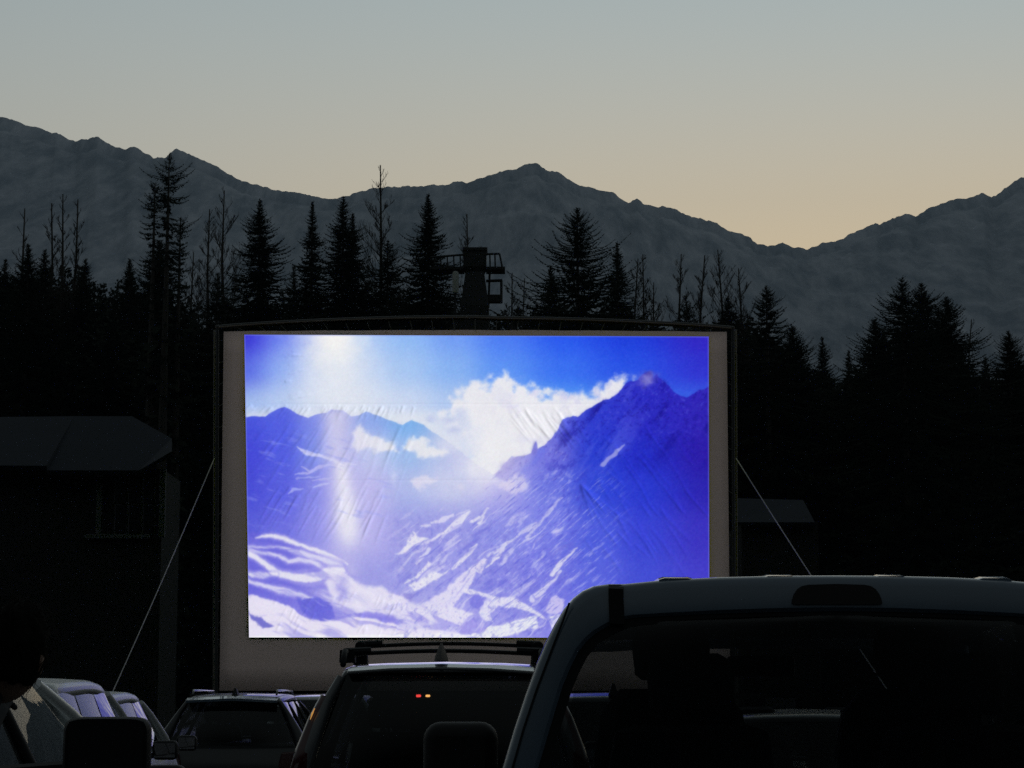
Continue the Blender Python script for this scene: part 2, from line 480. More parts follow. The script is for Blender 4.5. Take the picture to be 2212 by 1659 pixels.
ridge_r = [(1575, 1516), (1605, 1486), (1630, 1458), (1668, 1463), (1694, 1450), (1698, 1433), (1709, 1410), (1718, 1433), (1760, 1402), (1773, 1384), (1796, 1341), (1826, 1330), (1841, 1332), (1882, 1303), (1922, 1278),
           (1942, 1275), (1968, 1258), (1998, 1225), (2018, 1217), (2031, 1212), (2051, 1192), (2067, 1187), (2079, 1197), (2084, 1207), (2091, 1197), (2105, 1211), (2125, 1230), (2145, 1253), (2170, 1265), (2191, 1269),
           (2208, 1260), (2229, 1245), (2246, 1245), (2275, 1228)]
lm = poly(ridge_l + [(1500, 1470), (1575, 1520), (1640, 1600), (1640, 2060), (770, 2060)], 2.2, 2.0)
lm = np.maximum(lm, poly(ridge_r + [(2290, 2060), (1500, 2060), (1500, 1560)], 2.2, 3.0))
img = img * (1 - lm[..., None]) + land * lm[..., None]
# mist that eats the far ridge and fills the valley head
mist = blob(1585, 1425, 90, 100, 1.1, 14) * 0.98
mist = np.maximum(mist, 0.85 * blob(1545, 1500, 85, 75, 1.0, 10))
mist = np.maximum(mist, 0.30 * blob(1440, 1545, 170, 60, 1.0, 14))
mist = np.maximum(mist, 0.45 * blob(1430, 1425, 60, 40, 1.0, 12))
mist *= 1 - poly(ridge_r + [(2290, 1700), (1720, 1560), (1610, 1540)], 6, 5) * 0.92
img = paint(img, mist, (231, 231, 236))
img = paint(img, 0.5 * blob(1450, 1420, 50, 40) * (0.4 + 0.6 * sstep(-0.5, 0.6, cn)), (215, 216, 234), 0.8)
# cloud puffs under the left ridge
for pts, c in (([(1120, 1432), (1128, 1390), (1141, 1366), (1153, 1354), (1166, 1374), (1180, 1394), (1194, 1405), (1216, 1399), (1240, 1405), (1255, 1408), (1268, 1424), (1262, 1440), (1190, 1446)], (230, 229, 234)),
               ([(1290, 1432), (1298, 1414), (1314, 1400), (1327, 1391), (1343, 1403), (1360, 1416), (1372, 1424), (1392, 1433), (1412, 1440), (1430, 1454), (1390, 1462), (1330, 1462)], (231, 230, 234)),
               ([(1585, 1545), (1610, 1530), (1640, 1514), (1668, 1520), (1682, 1536), (1672, 1562), (1640, 1582), (1612, 1566)], (230, 222, 236)),
               ([(1312, 1540), (1335, 1525), (1370, 1520), (1388, 1526), (1372, 1546), (1340, 1560), (1316, 1560)], (214, 212, 234))):
    img = paint(img, poly(pts, 10, 10), c, 0.9)
img = paint(img, blob(1256, 1520, 9, 18, 1, 5), (196, 204, 236), 0.7)
img = paint(img, blob(1470, 1560, 12, 10, 1, 4), (212, 210, 234), 0.8)
# shadow side clouds in the far wisps
for c in ((1375, 1340), (1430, 1345), (1450, 1380)):
    img = paint(img, blob(c[0], c[1], 20, 10, 1, 8), (182, 190, 226), 0.8)

W1 = (232, 230, 240); W2 = (216, 214, 240)
S = lambda pts, w, c=W1, a=0.95, rough=2.5: globals().__setitem__('img', paint(img, stroke(pts, w * 1.1 if not isinstance(w, list) else [q_ * 1.1 for q_ in w], 2.8, rough + 1.5), c, a * 0.93))
PG = lambda pts, c=W1, a=0.95, soft=3.5, rough=5.0: globals().__setitem__('img', paint(img, poly(pts, soft, rough), c, a))
# snow on the left slope
S([(834, 1408), (882, 1415), (927, 1425)], 4, (120, 130, 232), 0.8)
S([(948, 1428), (965, 1440), (983, 1451), (1026, 1461), (1074, 1476), (1135, 1486)], [2, 9, 14, 8, 7, 3], (206, 208, 244))
S([(960, 1496), (991, 1505), (1019, 1494), (1059, 1486)], 9, (178, 178, 238)); S([(943, 1519), (981, 1514), (1006, 1506)], 7, (176, 176, 238)); S([(945, 1529), (993, 1529), (1018, 1524)], 6, (160, 165, 236))
S([(917, 1580), (937, 1567), (968, 1561)], 9, (166, 172, 240)); S([(998, 1560), (1024, 1549), (1049, 1544)], 8, (178, 182, 240)); S([(998, 1539), (1031, 1532), (1060, 1528)], 6, (176, 178, 238))
# the pillar of light
pil = np.exp(-((sx - (1088 + 0.10 * (sy - 1480))) / (24 + 0.05 * np.clip(sy - 1470, 0, 400))) ** 2) * sstep(1450, 1490, sy) * sstep(1780, 1680, sy)
img = paint(img, pil, (240, 240, 238), 0.97)
img = paint(img, np.exp(-((sx - 1070) / 45) ** 2) * sstep(1300, 1330, sy) * sstep(1490, 1450, sy), (206, 204, 230), 0.7)
img = paint(img, blob(1108, 1650, 26, 70, 1.0, 4), (246, 246, 240), 0.9)
img = paint(img, np.exp(-((sx - 1110) / 95) ** 2) * sstep(1330, 1500, sy) * sstep(1850, 1650, sy), (192, 188, 234), 0.45)
SD_ = lambda pts, w, c=W1, a=0.92: globals().__setitem__('img', paint(paint(img, stroke(pts, [q_ * 1.9 for q_ in w], 6, 3), (158, 152, 228), 0.6), stroke(pts, w, 4.5, 3), c, a))
# drifts at the lower left
img = paint(img, poly([(770, 1700), (836, 1706), (905, 1724), (1006, 1760), (1090, 1810), (1150, 1870), (1250, 1940), (1330, 2060), (770, 2060)], 8, 4) * (0.35 + 0.65 * sstep(1130, 900, sx)), (104, 99, 211), 0.68)
SD_([(813, 1721), (836, 1712), (867, 1711), (905, 1721), (955, 1739), (1006, 1756), (1056, 1779), (1107, 1802)], [2, 7, 12, 12, 10, 12, 18, 5])
SD_([(786, 1746), (829, 1747), (877, 1745), (917, 1754), (968, 1767), (1018, 1784), (1082, 1812), (1100, 1832)], [10, 8, 7, 10, 16, 18, 24, 14], W2)
SD_([(786, 1760), (841, 1766), (892, 1779), (922, 1794), (955, 1786), (993, 1792), (1018, 1807), (1044, 1828)], [14, 8, 8, 12, 16, 14, 10, 10], W2)
SD_([(786, 1768), (823, 1784), (861, 1812), (897, 1835), (942, 1844), (993, 1844), (1044, 1832), (1090, 1822)], [14, 16, 18, 18, 22, 28, 30, 20])
SD_([(786, 1830), (841, 1839), (882, 1830)], [12, 14, 10]); SD_([(786, 1852), (841, 1870), (892, 1883), (942, 1897), (993, 1911), (1040, 1925)], [10, 12, 18, 16, 12, 6], W2)
PG([(1050, 1815), (1085, 1830), (1130, 1853), (1170, 1873), (1215, 1872), (1240, 1888), (1300, 1910), (1346, 1932), (1372, 1952), (1395, 1984), (1350, 1995), (1290, 1978), (1230, 1960), (1160, 1958), (1100, 1935), (1060, 1905), (1035, 1860)], (218, 214, 238), 0.95, 8, 5)
img = paint(img, blob(1090, 1885, 16, 40, 1, 8) + blob(1125, 1845, 40, 9, 1, 6) * 0.6 + blob(1100, 1915, 36, 10, 1, 6), (140, 136, 222), 0.7)
PG([(786, 1898), (829, 1906), (867, 1916), (917, 1934), (968, 1968), (993, 1977), (1069, 1982), (1120, 1970), (1196, 1976), (1246, 1987), (1300, 2006), (1420, 2010), (1480, 2020), (1480, 2060), (770, 2060)], (228, 222, 240), 0.97, 4, 4)
PG([(945, 1908), (965, 1912), (1000, 1905), (1040, 1910), (1063, 1930), (1068, 1974), (1020, 1979), (985, 1970), (965, 1948)], (98, 98, 210), 0.95, 5, 4)
PG([(1075, 1972), (1140, 1954), (1200, 1950), (1240, 1964), (1296, 1990), (1275, 1996), (1190, 1975), (1120, 1966)], (128, 122, 220), 0.85, 5, 4)
PG([(790, 1950), (830, 1972), (870, 1990), (876, 1998), (835, 1998), (810, 1980)], (84, 84, 186), 0.9, 4, 6)
PG([(1296, 1955), (1345, 1962), (1366, 1978), (1366, 1990), (1330, 1985), (1305, 1968)], (132, 124, 220), 0.7, 6, 4)
S([(1225, 2003), (1262, 2003), (1300, 2014)], 5, (150, 142, 222), 0.7)
# streaks and snow fields of the middle and right slope
PG([(1262, 1769), (1290, 1745), (1310, 1715), (1318, 1698), (1325, 1713), (1345, 1719), (1364, 1722), (1330, 1741), (1290, 1764)]); S([(1330, 1745), (1360, 1733), (1382, 1722)], 9, W2, 0.7)
S([(1378, 1722), (1425, 1696), (1466, 1666), (1498, 1634)], [5, 9, 18, 5]); S([(1377, 1670), (1410, 1660), (1443, 1646)], [5, 15, 8], W2); S([(1342, 1681), (1372, 1677)], [4, 6], W2)
S([(1455, 1650), (1478, 1640), (1496, 1628)], 5, W2, 0.7)
S([(1504, 1666), (1524, 1653)], [10, 6]); S([(1527, 1668), (1539, 1643), (1557, 1625)], [16, 8, 5]); S([(1522, 1690), (1545, 1668)], 5, W2, 0.7)
S([(1330, 1799), (1350, 1775), (1368, 1752)], [8, 12, 8], W2); S([(1290, 1861), (1330, 1838), (1368, 1804)], [3, 9, 12])
PG([(1303, 1867), (1345, 1845), (1390, 1826), (1406, 1831), (1433, 1818), (1401, 1846), (1360, 1868), (1319, 1889)], (235, 234, 240))
S([(1440, 1816), (1471, 1791), (1498, 1764), (1520, 1740)], [3, 15, 9, 8]); S([(1570, 1660), (1600, 1636)], 6, W2, 0.7)
PG([(1346, 1932), (1385, 1905), (1425, 1881), (1460, 1840), (1498, 1813), (1525, 1802), (1544, 1783), (1551, 1789), (1540, 1830), (1520, 1824), (1506, 1867), (1485, 1889), (1458, 1916), (1444, 1940), (1401, 1945), (1374, 1950)], (224, 219, 240), 0.92)
S([(1440, 1920), (1470, 1880), (1512, 1832)], 4, (150, 146, 224), 0.6); S([(1410, 1935), (1440, 1900)], 5, (160, 156, 226), 0.6); S([(1470, 1845), (1515, 1822)], 4, (150, 146, 224), 0.8)
S([(1552, 1813), (1585, 1780), (1618, 1738)], [4, 14, 10]); S([(1556, 1778), (1590, 1757), (1620, 1735)], [7, 10, 6], W2)
S([(1612, 1742), (1647, 1715), (1663, 1702), (1690, 1690), (1706, 1676)], [5, 6, 12, 16, 10]); S([(1681, 1718), (1706, 1684), (1739, 1651), (1760, 1630)], [10, 9, 6, 14])
S([(1742, 1642), (1768, 1620), (1790, 1590)], [14, 10, 6], W2, 0.8); S([(1601, 1802), (1617, 1778), (1634, 1752)], [10, 10, 6], W2, 0.8); S([(1640, 1790), (1654, 1768)], 5, W2, 0.5)
S([(1660, 1670), (1680, 1655)], [12, 8], W2, 0.8); S([(1700, 1600), (1740, 1560)], 6, W2, 0.5)
S([(1758, 1832), (1785, 1802), (1811, 1775), (1836, 1752)], [10, 12, 7, 4]); S([(1700, 1912), (1740, 1875), (1761, 1851), (1785, 1822)], [18, 14, 9, 9], W2)
PG([(1528, 1959), (1544, 1921), (1580, 1910), (1623, 1902), (1675, 1924), (1715, 1954), (1744, 1978), (1728, 1974), (1688, 1954), (1634, 1937), (1591, 1935), (1561, 1954), (1568, 1983), (1545, 1975)], (228, 226, 240))
PG([(1500, 2032), (1547, 2003), (1607, 1990), (1660, 1975), (1716, 1968), (1708, 2000), (1650, 2021), (1580, 2034)], (238, 240, 240))
S([(1640, 1990), (1715, 1970)], 6, (120, 130, 215), 0.8)
PG([(1390, 1962), (1401, 1942), (1444, 1937), (1512, 1959), (1485, 1975), (1468, 1992)], (226, 222, 240)); S([(1487, 1887), (1525, 1893), (1566, 1911), (1600, 1914)], [16, 9, 8, 6])
PG([(1742, 1935), (1755, 1912), (1772, 1905), (1800, 1914), (1800, 1945), (1770, 1962), (1745, 1955)], (214, 206, 240), 0.8); PG([(1748, 1972), (1790, 1955), (1800, 1990), (1760, 2010)], (236, 236, 242), 0.9)
PG([(1468, 1992), (1493, 1973), (1520, 1973), (1552, 2005), (1525, 2021), (1458, 2016)], (152, 144, 226), 0.9, 4); PG([(1488, 1900), (1520, 1895), (1546, 1908), (1530, 1950), (1500, 1935)], (118, 116, 218), 0.9, 4)
S([(1700, 1900), (1745, 1960), (1760, 1990)], 10, (110, 110, 218), 0.7)
S([(770, 2031), (1150, 2030), (1400, 2026), (1600, 2030)], [6, 8, 12, 4], (242, 242, 244), 0.95)
# right mountain: rock relief, snow chute, crag
mr = poly(ridge_r + [(2290, 2060), (1830, 2060), (1780, 1600)], 8, 6)
diag = fbm2((sx * 0.75 + sy * 0.55) / 36, (sy * 0.6 - sx * 0.4) / 120, 51, 5)
img = paint(img, mr * sstep(0.15, 0.9, diag) * sstep(1560, 1300, sy), (22, 16, 122), 0.75)
img = paint(img, mr * sstep(0.2, 0.9, -diag) * sstep(1700, 1400, sy) * sstep(2150, 1850, sx), (96, 108, 224), 0.6)
rk = fbm2(sx / 10, sy / 10, 59, 4, 1.0, 0.6)
img = paint(img, mr * sstep(0.3, 1.1, rk) * sstep(1650, 1250, sy), (26, 20, 128), 0.5)
img = paint(img, mr * sstep(0.4, 1.2, -rk) * sstep(1500, 1250, sy), (86, 90, 214), 0.45)
img = paint(img, blob(2058, 1212, 30, 18, 1.2, 10), (150, 145, 205), 0.75); img = paint(img, blob(2068, 1196, 15, 10, 1.2, 6), (78, 70, 160), 0.8)
S([(1922, 1484), (1943, 1463), (1963, 1448), (1989, 1422)], [16, 10, 14, 4], (158, 160, 224), 0.9)
# broken rock on the shoulder
spk = fbm2((sx * 0.8 + sy * 0.6) / 11, (sy * 0.8 - sx * 0.6) / 24, 52, 4)
sh = blob(1800, 1520, 60, 95, 1.2) + 0.9 * blob(1830, 1625, 28, 60, 1.2)
img = paint(img, np.clip(sh, 0, 1) * sstep(0.2, 0.9, spk), (52, 54, 176), 0.7)
img = paint(img, np.clip(blob(1775, 1520, 50, 80, 1.2) + blob(1785, 1600, 34, 45, 1.2), 0, 1) * sstep(0.3, 1.0, -spk), (176, 176, 234), 0.6)
img = paint(img, blob(1705, 1440, 9, 20, 1.3, 3), (110, 108, 200), 0.9); img = paint(img, blob(1612, 1492, 22, 14, 1, 8), (170, 160, 218), 0.6)
img = paint(img, lm * blob(1690, 1640, 130, 120, 1.1, 12), (136, 140, 228), 0.5)
fine = fbm2((sx * 0.77 - sy * 0.64) / 40, (sx * 0.64 + sy * 0.77) / 6, 66, 4, 1.0, 0.6)
fm = lm * sstep(1480, 1560, sy) * sstep(1480, 1620, sx) * sstep(2050, 1850, sx)
img = paint(img, fm * sstep(0.3, 1.1, fine), (188, 188, 240), 0.5)
img = paint(img, fm * sstep(0.4, 1.2, -fine), (70, 74, 196), 0.45)
lf = lm * sstep(1350, 1420, sy) * sstep(1720, 1640, sy) * sstep(1330, 1180, sx)
img = paint(img, lf * sstep(0.35, 1.2, fbm2((sx + 0.4 * sy) / 60, (sy - 0.3 * sx) / 12, 67, 4)), (140, 148, 232), 0.4)
# slanting snow ribs on the middle slope, soft drifts at the lower left
al, ac = sx * 0.77 - sy * 0.64, sx * 0.64 + sy * 0.77
ribs = fbm2(al / 95, ac / 13 + 0.8 * fbm2(al / 60, ac / 40, 56, 2), 55, 4, 1.0, 0.55)
rg = lm * sstep(1600, 1680, sy) * sstep(1200, 1330, sx) * sstep(1930, 1760, sx - 0.0 * sy)
img = paint(img, rg * sstep(0.35, 1.05, ribs), (216, 213, 241), 0.62)
img = paint(img, rg * sstep(0.45, 1.15, -ribs), (104, 104, 208), 0.55)
dr = poly([(770, 1715), (836, 1706), (905, 1720), (1006, 1755), (1090, 1805), (1140, 1860), (1215, 1872), (1300, 1905), (1380, 1960), (1380, 2060), (770, 2060)], 8, 4)
dn = fbm2((sx + 0.3 * sy) / 120, (sy - 0.36 * sx) / 22 + 0.7 * fbm2(sx / 80, sy / 80, 58, 2), 57, 4, 1.0, 0.5)
img = paint(img, dr * sstep(0.1, 0.9, dn) * sstep(1000, 1100, sx + 0.3 * (sy - 1750)), (230, 226, 242), 0.6)
img = paint(img, dr * sstep(0.2, 1.0, -dn), (112, 108, 214), 0.5)
# fine rock and snow texture on the slopes, grain of the projector
slope = lm * sstep(1600, 1720, sy) * sstep(1180, 1320, sx) * sstep(1950, 1650, sx)
tex = fbm2((sx + 0.8 * sy) / 15, (sy - sx) / 15, 53, 5, 1.0, 0.6)
img = paint(img, slope * sstep(0.1, 1.3, tex), (110, 110, 208), 0.5)
img = paint(img, slope * sstep(0.2, 1.4, -tex), (178, 178, 238), 0.45)
S([(1345, 1900), (1352, 1880)], 4, (120, 116, 200), 0.6); PG([(1282, 1890), (1300, 1893), (1322, 1903), (1316, 1912), (1290, 1905)], (130, 124, 205), 0.6, 3)
img = img + 3.0 * rng.normal(size=img.shape) + 4.0 * fbm2(sx / 4, sy / 4, 54, 2)[..., None]
# the lamp's bloom over the cloth
def blur(a, n):
    for ax in (0, 1):
        for _ in range(3):
            c_ = np.cumsum(np.pad(a, [(n + 1, n) if k == ax else (0, 0) for k in range(3)], mode='edge'), axis=ax)
            a = (np.take(c_, range(2 * n + 1, c_.shape[ax]), axis=ax) - np.take(c_, range(0, c_.shape[ax] - 2 * n - 1), axis=ax)) / (2 * n + 1)
    return a
bl_ = blur(np.clip(img, 0, 255) / 255.0, 9)
img = 255 * (1 - (1 - np.clip(img, 0, 255) / 255.0) * (1 - 0.24 * bl_ ** 2.5))
img = 0.72 * img + 0.28 * 255 * blur(img / 255.0, 1)
# edge glow line of the projected frame
edge = np.minimum(np.minimum(uu * PW, (1 - uu) * PW), np.minimum(vv * PH, (1 - vv) * PH))
img = paint(img, (edge < 1.5) * (sy < 1900), (130, 140, 225), 0.35)
img = np.clip(img, 0, 250)
linimg = np.where(img <= 10.31, img / 255 / 12.92, ((img / 255 + 0.055) / 1.055) ** 2.4)

# --- wrinkles of the cloth: real displacement of the sheet
disp = np.zeros(sx.shape)
wr_ = np.random.default_rng(11)
def wrinkle(x0, y0, ang, ln, w, amp):
    global disp
    dx, dy = math.cos(ang), math.sin(ang)
    a_ = (sx - x0) * dx + (sy - y0) * dy; b2 = -(sx - x0) * dy + (sy - y0) * dx
    b2 = b2 + 6 * np.sin(a_ / 60.0 + x0)
    disp = disp + amp * np.exp(-(b2 / w) ** 2) * sstep(0, ln * 0.25, a_) * sstep(ln, ln * 0.6, a_)
for k in range(64):      # left half lean one way, right half the other
    x0 = wr_.uniform(790, 1330); y0 = 1292 + wr_.uniform(0, 10)
    lean = 0.62 + 0.5 * (x0 - 790) / 500
    wrinkle(x0, y0, math.pi - lean * 1.0 - 0.05, wr_.uniform(30, 70), wr_.uniform(3, 5.5), wr_.uniform(0.4, 1.0))
for k in range(50):
    x0 = wr_.uniform(850, 1330); y0 = wr_.uniform(1315, 1450)
    lean = 0.85 + 0.35 * (x0 - 790) / 600
    wrinkle(x0, y0, math.pi - lean, wr_.uniform(80, 210), wr_.uniform(4, 7), wr_.uniform(0.4, 1.2) * (1.0 if x0 < 1150 else 0.55))
for k in range(46):
    x0 = wr_.uniform(880, 1250); y0 = wr_.uniform(1540, 1640)
    wrinkle(x0, y0, math.pi - 0.98 - 0.0004 * (x0 - 900), wr_.uniform(60, 170), wr_.uniform(3.5, 6), wr_.uniform(0.4, 1.2))
for k in range(34):
    x0 = wr_.uniform(1620, 1800); y0 = wr_.uniform(1292, 1330)
    wrinkle(x0, y0, 0.98 + wr_.uniform(-0.08, 0.08), wr_.uniform(60, 180), wr_.uniform(3.5, 6), wr_.uniform(0.3, 0.8))
for k in range(44):
    x0 = wr_.uniform(1840, 2180); y0 = wr_.uniform(1320, 1760)
    wrinkle(x0, y0, 0.95 + wr_.uniform(-0.12, 0.12), wr_.uniform(60, 220), wr_.uniform(4, 7), wr_.uniform(0.3, 0.9))
for k in range(12):
    wrinkle(1843, 1545, wr_.uniform(0.6, 1.35), wr_.uniform(60, 260), 5, wr_.uniform(0.5, 1.0))
for k in range(16):
    wrinkle(wr_.uniform(900, 960), wr_.uniform(1110, 1290), -0.2 + wr_.uniform(-0.25, 0.15), wr_.uniform(25, 60), wr_.uniform(3, 5), wr_.uniform(0.3, 0.9))
for k in range(34):
    wrinkle(wr_.uniform(880, 1300), wr_.uniform(1880, 2005), math.pi - 1.0 + wr_.uniform(-0.1, 0.1), wr_.uniform(25, 60), wr_.uniform(3, 5), wr_.uniform(0.4, 1.0))
for ys_ in (1292, 1536):         # sewn seams
    disp += -0.5 * np.exp(-((sy - ys_) / 3.0) ** 2) * sstep(790, 1000, sx) * sstep(2100, 1900, sx)
disp = disp * 0.0088 + 0.006 * fbm2(sx / 160, sy / 160, 61, 3)      # metres

c_tl, c_tr, c_br, c_bl = [L(a * SC, b * SC, SD) for a, b in (q_tl, q_tr, q_br, q_bl)]
A = lambda v: np.array(v)[None, None, :]
pos = (A(c_tl) * (1 - uu[..., None]) + A(c_tr) * uu[..., None]) * (1 - vv[..., None]) + (A(c_bl) * (1 - uu[..., None]) + A(c_br) * uu[..., None]) * vv[..., None]
pos[..., 1] -= disp + 0.016
idx = np.arange(PW * PH).reshape(PH, PW)
faces = np.stack([idx[1:, :-1], idx[1:, 1:], idx[:-1, 1:], idx[:-1, :-1]], -1).reshape(-1, 4)
me = bpy.data.meshes.new('projected_picture')
me.vertices.add(PW * PH); me.vertices.foreach_set('co', pos.reshape(-1).astype(np.float32))
me.loops.add(faces.size); me.loops.foreach_set('vertex_index', faces.reshape(-1).astype(np.int32))
me.polygons.add(len(faces)); me.polygons.foreach_set('loop_start', np.arange(0, faces.size, 4, dtype=np.int32))
me.update(calc_edges=True); me.validate()
at = me.color_attributes.new('picture', 'FLOAT_COLOR', 'POINT')
rgba = np.ones((PW * PH, 4), np.float32); rgba[:, :3] = linimg.reshape(-1, 3)
at.data.foreach_set('color', rgba.reshape(-1))
me.shade_smooth()
m_pic = bpy.data.materials.new('projected_light'); m_pic.use_nodes = True
nt = m_pic.node_tree; nt.nodes.remove(nt.nodes['Principled BSDF'])
va = nt.nodes.new('ShaderNodeVertexColor'); va.layer_name = 'picture'
gn = nt.nodes.new('ShaderNodeNewGeometry')
dp = nt.nodes.new('ShaderNodeVectorMath'); dp.operation = 'DOT_PRODUCT'
dp.inputs[1].default_value = Vector((0.62, -0.74, 0.26)).normalized()     # towards the projector beam's raking side
nt.links.new(gn.outputs['Normal'], dp.inputs[0])
mr_ = nt.nodes.new('ShaderNodeMath'); mr_.operation = 'MULTIPLY'; mr_.inputs[1].default_value = EMIT / 0.74
nt.links.new(dp.outputs['Value'], mr_.inputs[0])
em = nt.nodes.new('ShaderNodeEmission')
nt.links.new(va.outputs[0], em.inputs[0]); nt.links.new(mr_.outputs[0], em.inputs[1])
nt.links.new(em.outputs[0], nt.nodes['Material Output'].inputs['Surface'])
m_pic.cycles.emission_sampling = 'NONE'
me.materials.append(m_pic)
o = bpy.data.objects.new('projected_picture', me); COL.objects.link(o); o.parent = scr

# white sheet behind it, frame, laces
NS = 40
grid = []
for i in range(17):
    v_ = i / 16; row = []
    for j in range(NS + 1):
        u_ = j / NS
        p = (f_tl * (1 - u_) + f_tr * u_) * (1 - v_) + (f_bl * (1 - u_) + f_br * u_) * v_
        p = p.copy(); p.y += 0.016 + 0.008 * math.sin(u_ * 60) * (1 if i in (0, 16) else 0.3)
        if i == 0: p.z += 0.035 * math.sin(u_ * math.pi) + 0.010 * abs(math.sin(u_ * 23))
        row.append(p)
    grid.append(row)
MB().patch(grid, (0, 0.012, 0)).build('screen_sheet', m_fabric, scr, smooth=True)
def rail(pts, r, name, m_, n=10):
    return MB().tube(pts, r, n).build(name, m_, scr, smooth='auto')
for side in (0, 1):
    xa, xb = ((470, 463) if side == 0 else (1583, 1590))
    rail([L(xa, 706), L(xa + (-3 if side == 0 else 4), 1640)], 0.038, 'inner_post', m_frame)
    rail([L(xb, 712, SD + 0.35), L(xb + (-2 if side == 0 else 3), 1640, SD + 0.35)], 0.020, 'outer_post', m_pipe)
    for py in range(745, 1500, 94):
        rail([L(xa, py), L(xb, py + 30, SD + 0.35)], 0.010, 'truss_rung', m_pipe, 6)
    for py in range(735, 1490, 47):
        ed = f_tl * (1 - (py - 716) / 776) + f_bl * ((py - 716) / 776) if side == 0 else f_tr * (1 - (py - 716) / 776) + f_br * ((py - 716) / 776)
        rail([ed + Vector((0, 0.02, 0)), L(xa, py + 3)], 0.007, 'lace', m_cord, 5)
arch = [L(466 + (1586 - 466) * k / 24, 708 - 22 * math.sin(math.pi * k / 24) ** 0.8 + (0 if k < 13 else 2), SD + 0.1) for k in range(25)]
rail(arch, 0.06, 'top_beam', m_frame)
rail([p + Vector((0, -0.11, -0.02)) for p in arch], 0.018, 'top_pipe', mat('brown_pipe', (0.20, 0.15, 0.11), 0.5, 0.3))
for k in range(1, 24):
    u_ = k / 24
    rail([f_tl * (1 - u_) + f_tr * u_ + Vector((0, 0.01, 0.02)), arch[k] + Vector((0, -0.09, -0.06))], 0.008, 'lace', m_cord, 5)
MB().box((f_bl.x * 0.5 + f_br.x * 0.5, 0.05, f_bl.z - 0.12), (13.2, 0.12, 0.12)).build('bottom_beam', m_frame, scr)
for s_, x_ in ((0, 463), (1, 1590)):
    a = P(x_, 990, SD + 0.3)
    b = P(150 if s_ == 0 else 2060, 1692, 45.0); b.z = 0.02
    n_ = 14
    pts = [a.lerp(b, k / n_) - Vector((0, 0, 0.10 * math.sin(math.pi * k / n_))) for k in range(n_ + 1)]
    ro = thing('guy_rope', ['pale guy rope running down from the screen towards the parked white cars', 'pale guy rope running down from the screen behind the silver pickup'][s_], 'rope', (b.x, b.y, 0), group='guy ropes that stay the cinema screen')
    MB().tube([p - Vector((b.x, b.y, 0)) for p in pts], 0.012, 6).build('line', m_rope, ro, smooth=True)
    MB().tube([(0, 0, -0.2), (0, 0, 0.12)], 0.02, 6).build('ground_peg', m_frame, ro)

# ------------------------------------------------------------------ haze in the valley air
hz = MB().box((0, 1900, 640), (9000, 6900, 1290)).build('haze', None)
m_haze = bpy.data.materials.new('haze_air'); m_haze.use_nodes = True
nt = m_haze.node_tree; nt.nodes.remove(nt.nodes['Principled BSDF'])
pv = nt.nodes.new('ShaderNodeVolumePrincipled')
pv.inputs['Color'].default_value = (0.60, 0.82, 1.0, 1)
pv.inputs['Density'].default_value = HAZE
pv.inputs['Anisotropy'].default_value = 0.1
nt.links.new(pv.outputs[0], nt.nodes['Material Output'].inputs['Volume'])
hz.data.materials.append(m_haze)
tag(hz, 'thin dusk haze in the valley air', kind='stuff')

# ------------------------------------------------------------------ trees
m_bark = mat('bark', (0.045, 0.038, 0.032), 0.9, noise=(8, 0.4))
m_needle = mat('spruce_needles', (0.022, 0.030, 0.020), 0.8, spec=0.15, noise=(1.5, 0.4))
m_twig = mat('bare_twigs', (0.06, 0.05, 0.045), 0.9)

def fast_mesh(name, V, Q, material):
    V = np.asarray(V, np.float32); Q = np.asarray(Q, np.int32)
    me = bpy.data.meshes.new(name)
    n = Q.shape[1]
    me.vertices.add(len(V)); me.vertices.foreach_set('co', V.reshape(-1))
    me.loops.add(Q.size); me.loops.foreach_set('vertex_index', Q.reshape(-1))
    me.polygons.add(len(Q)); me.polygons.foreach_set('loop_start', np.arange(0, Q.size, n, dtype=np.int32))
    me.update(calc_edges=True)
    me.materials.append(material)
    return me

